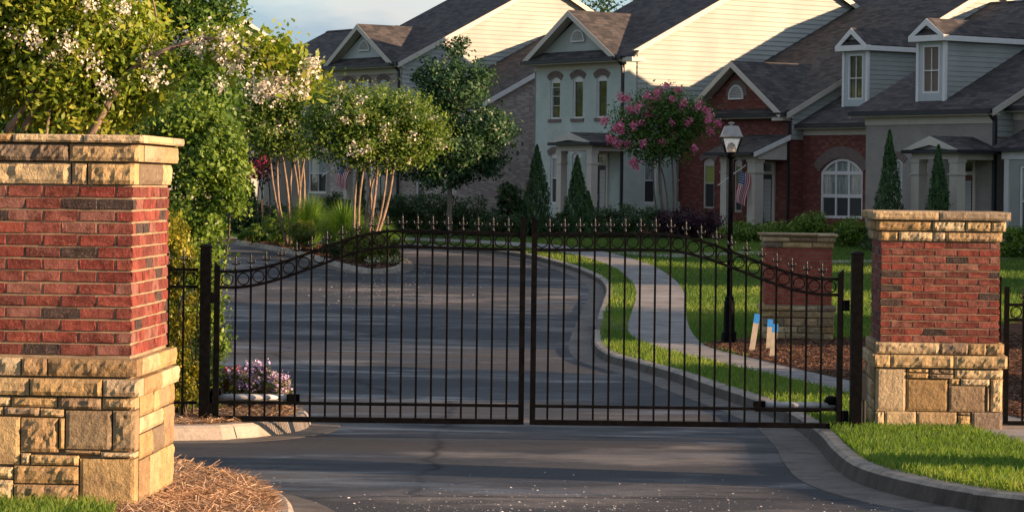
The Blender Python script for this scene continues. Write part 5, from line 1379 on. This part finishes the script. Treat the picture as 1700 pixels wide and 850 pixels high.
pts2, rn2 = cluster([tuple(P(x, y, d - .3 + .12 * math.sin(x * 3))) for x, y in ((350, 70), (375, 60), (385, 82), (405, 75), (420, 92), (440, 82), (450, 98), (465, 100), (480, 105), (495, 118), (510, 128), (485, 130), (505, 140), (470, 90), (365, 90), (445, 118), (460, 75))], 110, .085, .8)
bp2, br2 = cluster([tuple(P(x, y, d - .42)) for x, y in ((385, 82), (375, 100), (400, 95), (392, 108), (410, 85), (362, 85), (450, 130), (455, 145), (445, 150), (460, 155), (432, 148), (440, 140), (470, 130), (500, 125), (515, 110), (522, 105), (475, 155), (420, 150), (500, 150), (518, 112), (365, 140))], 55, .032, 1.1)
tr = tree('crape_myrtle', 'white-flowering crape myrtle behind the near pillar with one long arching bough', 'tree', bs, blb, 1250, 50, .10, .05, 'leaf_crape', 'bark_crape', .026, stems=6, limbs=46, blossoms=(bp_, br_, 'petal_white', .024))
b = MB().tube([p - bs for p in ap], [.03, .028, .026, .024, .022, .02, .017, .014, .011, .008, .004], 7)
b.tube([p - bs for p in (P(182, 168, d - .3), P(200, 150, d - .25), P(238, 100, d - .2), P(262, 40, d - .1), P(250, -20, d))], [.018, .016, .013, .01, .006], 6)
b.tube([p - bs for p in (P(40, 216, d - .3), P(66, 160, d - .3), P(90, 100, d - .3), P(130, 60, d - .3))], [.026, .022, .016, .008], 6); b.tube([p - bs for p in (P(10, 220, d - .3), P(48, 168, d - .3), P(60, 120, d - .3))], [.026, .02, .008], 6)
b.build('bough', 'bark_crape', tr, True); leaves('bough_leaves', pts2 - np.array(bs), .055, 'leaf_crape', tr, rn2, .5); leaves('bough_blossoms', bp2 - np.array(bs), .024, 'petal_white', tr, br2, .85)
# --- dark evergreen tree and leafy hedge behind the fence
d = 29.5; bs = P(290, 690, d); bs.z = gz(d) + KH
tree('evergreen_tree', 'tall green tree rising behind the white crape myrtle', 'tree', bs, [pxblob(300, 60, 100, 85, d), pxblob(325, 10, 92, 60, d), pxblob(255, 150, 130, 75, d, .9), pxblob(120, 120, 150, 90, d, .8), pxblob(345, 120, 52, 80, d, .7), pxblob(20, 150, 110, 100, d, .8), pxblob(280, -80, 120, 70, d), pxblob(300, 225, 95, 70, d, .7), pxblob(60, 30, 140, 90, d, .8), pxblob(355, 190, 40, 50, d, .5)], 900, 62, .11, .062, 'leaf_mid', 'bark_dark', .12, limbs=30, shell=4)
d = 27.2; bs = P(325, 690, d)
r = thing('climbing_hedge', 'tall bright green glossy hedge between the near pillar and gate post', 'hedge', bs)
bl = [pxblob(x, y, rx, ry, dd, dp) for x, y, rx, ry, dd, dp in ((340, 265, 60, 45, d, .35), (365, 300, 42, 50, d - .1, .3), (320, 340, 48, 60, d, .35), (310, 420, 40, 60, d, .3), (318, 500, 42, 60, d, .3), (322, 580, 44, 60, d, .3), (325, 655, 38, 45, d, .3), (230, 450, 70, 220, d + .3, .3), (150, 500, 90, 220, d + .3, .3), (375, 275, 28, 40, d, .2), (330, 225, 60, 40, d + .2, .35), (388, 330, 20, 34, d, .2), (300, 200, 75, 45, d + .2, .35), (370, 235, 30, 40, d, .25), (385, 290, 26, 40, d, .2), (345, 400, 26, 60, d, .25), (350, 480, 20, 60, d, .2), (352, 570, 20, 60, d, .2), (350, 650, 18, 40, d, .2))]
bl = [((c[0] - bs.x, c[1] - bs.y, c[2] - bs.z), q) for c, q in bl]
pts, rnd, nb, cen = clump_pts(bl, 1500, 34, .055, 6, .9); pts[:, 2] = np.maximum(pts[:, 2], 0)
leaves('foliage', pts, .05, 'leaf_hedge', r, rnd, .55, nb)
b = MB()
for k in range(9): limb(b, (random.uniform(-.9, .15), random.uniform(-.1, .2), -.1), cen[k * 30], .018, .006, .1, 4, k)
b.build('stems', 'bark_dark', r, kind='stuff')
d = 25.9; bs = P(300, 692, d)
r = thing('golden_shrub', 'golden yellow cypress shrub behind the short fence by the near pillar', 'shrub', bs)
bl = [pxblob(x, y, rx, ry, d, .16) for x, y, rx, ry in ((288, 385, 22, 30), (305, 430, 20, 25), (285, 470, 18, 30), (305, 520, 22, 35), (290, 580, 20, 35), (310, 610, 22, 30), (300, 655, 25, 30), (262, 500, 25, 150))]
bl = [((c[0] - bs.x, c[1] - bs.y, c[2] - bs.z), q) for c, q in bl]
pts, rnd, nb, cen = clump_pts(bl, 190, 60, .035, 5, 1); leaves('foliage', pts, .036, 'leaf_gold', r, rnd, .5, nb, droop=-.6)
b = MB()
for k in range(6): limb(b, (random.uniform(-.1, .1), 0, -.1), cen[k * 20], .014, .005, .1, 3, k)
b.build('stems', 'bark_dark', r, kind='stuff')
# --- flowers by the gate
def flowers(label, px, py, w, hgt, d, petal, leaf, n):
    bs = P(px, py, d); s = d / F
    r = thing('flower_clump', label, 'flowers', bs, 0, 'flowers by the gate')
    pts, rnd, nb, cen = clump_pts([((0, 0, hgt * s * .4), (w * s / 2, .2, hgt * s * .5))], n, 22, .03, 4); leaves('foliage', pts, .045, leaf, r, rnd, .5, nb)
    fp, fr = cluster(cen[cen[:, 2] > hgt * s * .1], 30, .03); fp[:, 2] += .02; leaves('blossoms', fp, .026, petal, r, fr, .9)
    b = MB()
    for k in range(8): limb(b, (random.uniform(-.1, .1), random.uniform(-.05, .05), -.12), cen[k], .006, .003, .1, 2, k)
    b.build('stems', 'bark_dark', r, kind='stuff')
flowers('mound of pale purple flowers behind the gate', 418, 662, 78, 64, 27.3, 'petal_purple', 'leaf_lime', 70)
flowers('smaller purple flower mound nearest the end of the opener arm', 458, 663, 48, 40, 27.4, 'petal_purple', 'leaf_lime', 34)
flowers('green bedding clump with red flowers beside the gate hinge', 382, 660, 44, 55, 27.5, 'petal_red', 'leaf_lime', 22)

# --- planted island
def crape(label, px, pyb, stems, blobs_px, petals, leaf, ncl, bark='bark_crape', tr_=.065, per=44, size=.11, off=KH, pm='petal_white', nb_=70, extra=None):
    bs = G(px, pyb, off); d = bs.y; bl = [pxblob(*q, d) for q in blobs_px]
    pts, rnd, nb, cen = clump_pts(bl, nb_, 1, .02, 8)
    c = cen[cen[:, 1] < d + .3] if extra is None else np.array(extra(d))
    bp_, br_ = cluster(c, petals, .075, .95)
    return tree('crape_myrtle', label, 'tree', bs, bl, ncl, per, .25, size, leaf, bark, tr_, stems=stems, limbs=46, shell=2.3, blossoms=(bp_, br_, pm, .075))
crape('white crape myrtle at the rear of the planted island with many pale stems', 487, 408, 8, [(450, 160, 66, 54), (505, 175, 64, 52), (425, 200, 44, 44), (545, 195, 48, 42), (475, 225, 82, 34)], 26, 'leaf_island', 620, nb_=130)
crape('white crape myrtle at the front of the planted island, spreading over the flag', 603, 425, 7, [(600, 200, 84, 46), (670, 208, 66, 42), (560, 190, 58, 46), (630, 180, 72, 34), (712, 232, 36, 26), (610, 248, 84, 28), (545, 232, 44, 30), (670, 245, 50, 24)], 24, 'leaf_island', 800, nb_=130)
def ornamental(label, px, pyb, R, Hh, n=2600):
    bs = G(px, pyb, KH); r = thing('ornamental_grass', label, 'grass clump', bs, 0, 'fountain grasses on the island')
    a = RNG.random(n) * 2 * np.pi; t = RNG.random(n) ** .55; hv = .68 + .42 * RNG.random(n); q = []; w = .018
    for (f0, f1) in ((0, .35), (.35, .7), (.7, 1.0)):
        def pos(f):
            rr = R * t * (f ** 1.25) + .15 * t; z = Hh * hv * (1.08 - .22 * t ** 2) * (1.55 * f - .5 * f ** 2 - .62 * t ** 2 * f ** 3)
            return np.stack([rr * np.cos(a), rr * np.sin(a), np.maximum(z, 0)], 1)
        A, B = pos(f0), pos(f1); s = np.stack([-np.sin(a), np.cos(a), np.zeros(n)], 1); wa, wb = w * (1 - .8 * f0), w * (1 - .95 * f1)
        q.append(np.stack([A - s * wa / 2, A + s * wa / 2, B + s * wb / 2, B - s * wb / 2], 1))
    V = np.concatenate(q).reshape(-1, 3); rn = np.tile(RNG.random(n), 3); obj('blades', quads_mesh('blades', V, 4, rn), 'ornamental_blade', r)
ornamental('fountain grass mound beneath the rear crape myrtle stems', 515, 411, 1.25, 1.5); ornamental('fountain grass mound beneath the front crape myrtle stems', 572, 420, 1.45, 1.45)
ornamental('smaller fountain grass mound right of the front crape myrtle', 630, 420, 1.0, 1.0, 1800)
shrub('boxwood', 'dark rounded boxwood at the middle of the planted island', 458, 406, 50, 56, 'leaf_hedge', .07)
shrub('shrub', 'olive green low shrub in front of the rear fountain grass', 500, 416, 50, 50, 'leaf_lime', .07)
shrub('shrub', 'low leafy plant at the far tip of the planted island', 415, 403, 40, 32, 'leaf_hedge', .08, 40); shrub('shrub', 'trailing plants between island tip and boxwood', 438, 403, 30, 18, 'leaf_dark', .08, 26)
shrub('shrub', 'bright yellow-green shrub at the near end of the island', 602, 436, 76, 62, 'leaf_lime', .07, 130); shrub('shrub', 'yellow-green shrub nearest the island kerb', 644, 434, 46, 42, 'leaf_lime', .07, 60)
shrub('shrub', 'dark low shrub under the front crape myrtle', 560, 428, 60, 40, 'leaf_dark', .07, 60)
bs = G(640, 439, KH); r = thing('flower_clump', 'small white bedding flowers at the near end of the island', 'flowers', bs)
pts, rnd, nb, cen = clump_pts([((0, 0, .1), (.55, .25, .16))], 50, 14, .05, 4); leaves('foliage', pts, .06, 'leaf_lime', r, rnd); bp_, br_ = cluster(cen[::2], 8, .04); leaves('blossoms', bp_, .045, 'petal_white', r, br_, .9)

# --- front gardens
cone_tree('conical evergreen left of the pale house porch', 890, 390, 50, 240); cone_tree('conical evergreen in front of the pale house porch column', 957, 392, 44, 258); cone_tree('short conical evergreen leaning on the taller one before the pale porch', 976, 393, 30, 318, n=3000)
cone_tree('conical evergreen left of the taupe porch', 1475, 414, 50, 215); cone_tree('conical evergreen in front of the taupe porch', 1556, 420, 46, 240)
cone_tree('small conical evergreen by the far left porch', 413, 384, 38, 296, n=3500); cone_tree('slim evergreen behind the front crape myrtle stems', 597, 386, 22, 255, n=2500)
bs = G(747, 394, KH); d = bs.y
tree('shade_tree', 'dark green leafy tree standing before the mottled brick end wall', 'tree', bs, [pxblob(*q, d) for q in ((757, 92, 26, 30), (715, 125, 32, 32), (795, 130, 26, 34), (752, 150, 58, 42), (790, 205, 60, 40), (700, 205, 50, 40), (750, 245, 85, 45), (822, 225, 38, 34), (668, 275, 34, 24), (735, 290, 62, 24), (810, 270, 35, 22), (757, 72, 12, 14))], 520, 44, .16, .125, 'leaf_maple', 'bark_grey', .11, limbs=40, shell=3, aspect=.6)
pk = ((1032, 162), (1041, 164), (1075, 160), (1088, 165), (1106, 142), (1126, 150), (1022, 213), (1030, 208), (1046, 182), (1062, 205), (1078, 190), (1094, 195), (1115, 205), (1143, 203), (1160, 175), (1178, 190), (1193, 205), (1180, 217), (1003, 200), (1012, 230), (1026, 240), (1020, 234), (1068, 238), (1100, 236), (1041, 239), (1153, 247), (1050, 268), (1056, 276), (1118, 225), (1090, 155), (1115, 165), (1135, 172), (1080, 178), (1170, 182), (1095, 150), (1176, 200), (1060, 178), (1052, 208), (1125, 185), (1030, 215))
crape('pink-flowering crape myrtle in front of the pale house and red brick house', 1110, 392, 6, [(1100, 205, 68, 42), (1055, 205, 36, 42), (1145, 200, 40, 45), (1100, 175, 48, 30), (1090, 245, 55, 22)], 75, 'leaf_mid', 330, bark='bark_grey', tr_=.05, size=.11, pm='petal_pink', extra=lambda d: [tuple(P(x, y, d - .9 + .35 * math.sin(x * 7.1))) for x, y in pk])
mg = G(422, 388, KH); d = mg.y
crape('small magenta-flowering crape myrtle by the far left porch', 436, 388, 4, [(425, 275, 26, 22), (445, 240, 26, 24)], 30, 'leaf_plum', 60, bark='bark_dark', tr_=.04, pm='petal_magenta', extra=lambda d: [tuple(P(x, y, d - .5)) for x, y in ((400, 288), (410, 282), (420, 276), (432, 270), (415, 292), (440, 262), (448, 225), (455, 235))])
hedge('hedge', 'dark clipped hedge in front of the pale house door', 984, 1092, 393, 342, 'leaf_dark'); hedge('plum_hedge', 'dark plum-leaved hedge below the pink crape myrtle', 1088, 1192, 394, 346, 'leaf_plum')
hedge('hedge', 'low green hedge between lamp post and juniper', 1208, 1330, 401, 371, 'leaf_hedge'); shrub('juniper', 'spreading green juniper under the wide arched window', 1350, 404, 70, 50, 'leaf_hedge', .09, 90, cat='shrub'); shrub('juniper', 'spreading green juniper against the sunlit pillar cap', 1412, 409, 64, 48, 'leaf_hedge', .09, 90)
hedge('hedge', 'green hedge right of the sunlit pillar at the picture edge', 1650, 1790, 428, 376, 'leaf_hedge', n=200); hedge('hedge', 'low dark planting at the taupe house front behind the sunlit pillar', 1440, 1650, 416, 385, 'leaf_dark')
shrub('shrub', 'tall round dark shrub left of the first conical evergreen', 846, 388, 52, 88, 'leaf_dark', .1, 90); hedge('hedge', 'dark hedge at the foot of the leafy shade tree', 690, 800, 388, 318, 'leaf_dark', n=190); hedge('hedge', 'dark hedge in front of the far mottled brick house', 632, 700, 386, 322, 'leaf_dark'); hedge('hedge', 'low dark planting between shade tree and conical evergreens', 795, 950, 391, 356, 'leaf_dark', n=170)
shrub('shrub', 'broad dark shrub under the window behind the fountain grass', 556, 388, 62, 68, 'leaf_dark', .1, 80); hedge('hedge', 'dark hedge along the far left porch', 380, 480, 386, 340, 'leaf_dark')
far = Vector((4.6, 142, gz(142))); tree('far_tree', 'distant tree top showing between the two house roofs', 'tree', far, [((far.x, far.y, 11.0), (3.2, 3, 2.6)), ((far.x + 2.5, far.y, 9.6), (2.6, 2.5, 2.6)), ((far.x - 2, far.y, 9), (2.4, 2.4, 3))], 200, 30, .3, .22, 'leaf_dark', 'bark_dark', .25)
# shade trees beside the lawn, out of the picture: their shadows lie across road and lawn
for x, y, R_, Hh, lab in ((19.0, 45.0, 6.8, 11.0, 'broad shade tree right of the picture shading lamp post and lawn'), (13.5, 30.6, 2.9, 7.0, 'smaller shade tree right of the picture shading the road behind the gate'), (25.0, 65.5, 4.6, 10.5, 'tallest shade tree right of the picture shading the far lawn')):
    z0 = gz(y) + KH; tree('shade_tree', lab, 'tree', (x, y, z0), [((x, y, z0 + Hh * .55), (R_, R_, Hh * .42)), ((x - R_ * .3, y, z0 + Hh * .3), (R_ * .75, R_ * .8, Hh * .24)), ((x + R_ * .2, y - R_ * .2, z0 + Hh * .7), (R_ * .7, R_ * .7, Hh * .28))], 1000, 42, .38, .36, 'leaf_maple', 'bark_grey', .2, limbs=20, shell=3)

for x, y, R_, Hh, lab in ((-34, 112, 5, 13, 'large tree beyond the left picture edge nearest the houses'), (-46, 122, 6, 15, 'largest tree beyond the left picture edge'), (-40, 100, 5, 12, 'large tree beyond the left picture edge nearest the road')):  # unseen trees added to be reflected in the window panes
    z0 = gz(y) + KH; tree('reflection_tree', lab, 'tree', (x, y, z0), [((x, y, z0 + Hh * .6), (R_, R_, Hh * .38)), ((x + 2, y + 1, z0 + Hh * .4), (R_ * .8, R_ * .8, Hh * .25))], 260, 26, .5, .5, 'leaf_hedge', 'bark_grey', .3, limbs=14, shell=4)

# ------------------------------------------------------------------ turf, straw, chips
holes_ = [walk_poly, mulch_poly]
def turf(name, poly, xr, yr, n, h, w, off, holes=()):
    x, y = scatter(poly, n, xr, yr, holes); z = gza(y) + off - .005
    V = blades(len(x), np.stack([x, y, z], 1), h, w, .5)
    sm = .5 + .5 * np.sin(x * 1.7 + np.sin(y * 1.3) * 2) * np.sin(y * 2.1)
    o = obj(name, quads_mesh(name, V, 4, np.clip(.18 + .25 * sm + .22 * np.sin(x * .9 + 2 * np.sin(y * .31)) + .24 * RNG.normal(size=len(x)), 0, 1)), 'grass_blade'); o['kind'] = 'stuff'; return o
tag(turf('lawn_grass', lawn_poly, (2.0, 6.5), (15, 28.5), 210000, .065, .006, KH, holes_), 'short green grass on the lawn beside the near kerb', 'grass')
tag(turf('lawn_grass', lawn_poly, (1.2, 10), (28.5, 55), 190000, .065, .009, KH, holes_), 'short green grass on the verge and lawn behind the gate', 'grass')
tag(turf('lawn_grass', lawn_poly, (-4, 18), (55, 92), 170000, .07, .018, KH, holes_), 'short green grass on the far lawn before the houses', 'grass')
ng = [G(x, y, KH) for x, y in ((-300, 800), (0, 812), (60, 822), (130, 838), (190, 856), (190, 950), (-300, 950))]
near_grass = [(p.x, p.y) for p in ng]
drape('lawn_patch', near_grass, KH + .03, 'lawn_turf')
tag(turf('lawn_grass', near_grass, (-5, -2), (12, 18), 60000, .06, .006, KH + .03), 'green grass in the corner in front of the near pillar', 'grass')
def needles(name, poly, xr, yr, n, L, w, off, mat, holes=(), heap=0.0):
    x, y = scatter(poly, n, xr, yr, holes); n = len(x); z = gza(y) + off + RNG.random(n) * .035
    a = RNG.random(n) * np.pi * 2; t = np.stack([np.cos(a), np.sin(a), RNG.normal(size=n) * .22], 1); s = np.stack([-np.sin(a), np.cos(a), RNG.normal(size=n) * .6], 1)
    s /= np.linalg.norm(s, axis=1, keepdims=True); c = np.stack([x, y, z], 1); l = (L * (.5 + RNG.random(n)))[:, None]
    V = np.stack([c - t * l / 2 - s * w / 2, c - t * l / 2 + s * w / 2, c + t * l / 2 + s * w / 2, c + t * l / 2 - s * w / 2], 1).reshape(-1, 3)
    o = obj(name, quads_mesh(name, V, 4, RNG.random(n)), mat); o['kind'] = 'stuff'; return o
tag(needles('pine_straw', near_poly, (-4, -1.1), (12.5, 21), 70000, .16, .0045, KH + .005, 'straw', [near_grass]), 'pine straw heaped around the near pillar', 'pine straw')
tag(needles('pine_straw', hedge_bed_poly, (-5, -1.8), (23, 31), 40000, .15, .006, KH + .005, 'straw'), 'pine straw under the hedge and gate flowers', 'pine straw')
tag(needles('mulch_chips', mulch_poly, (3, 9), (24, 50), 90000, .06, .011, KH + .02, 'mulch_chip'), 'brown mulch around the shaded pillar', 'mulch')
tag(needles('mulch_chips', isl_poly, (-11, -2), (72, 93), 30000, .14, .03, KH, 'mulch_chip'), 'brown mulch on the planted island', 'mulch')
tag(needles('mulch_chips', [(p.x, p.y) for p in fb] + [(fb[-1].x + 2, fb[-1].y + 4), (12, 108), (-10, 118)], (-12, 20), (84, 104), 30000, .16, .035, KH + .015, 'mulch_chip'), 'brown mulch at the foot of the houses', 'mulch')
n = 1500; x = RNG.normal(0, 1.2, n) + .1; y = 16.4 + np.abs(RNG.normal(0, 1.5, n)); x2 = RNG.normal(-3.2, 1.1, 500); y2 = RNG.normal(68, 5, 500)
x = np.concatenate([x, x2]); y = np.concatenate([y, y2]); k = ~inside(x, y, near_poly) & ~inside(x, y, lawn_poly) & ~inside(x, y, isl_poly); x, y = x[k], y[k]
pts = np.stack([x, y, gza(y) + .008], 1)
sz = np.where(y < 40, .006 + .012 * RNG.random(len(y)) ** 2, .03)
o = leaves('road_litter', pts, sz[:, None], 'road_chip', None, None, .7, np.tile([0, 0, 2.5], (len(x), 1)), kind='stuff'); tag(o, 'pale fallen petals and grit scattered over the asphalt', 'litter')
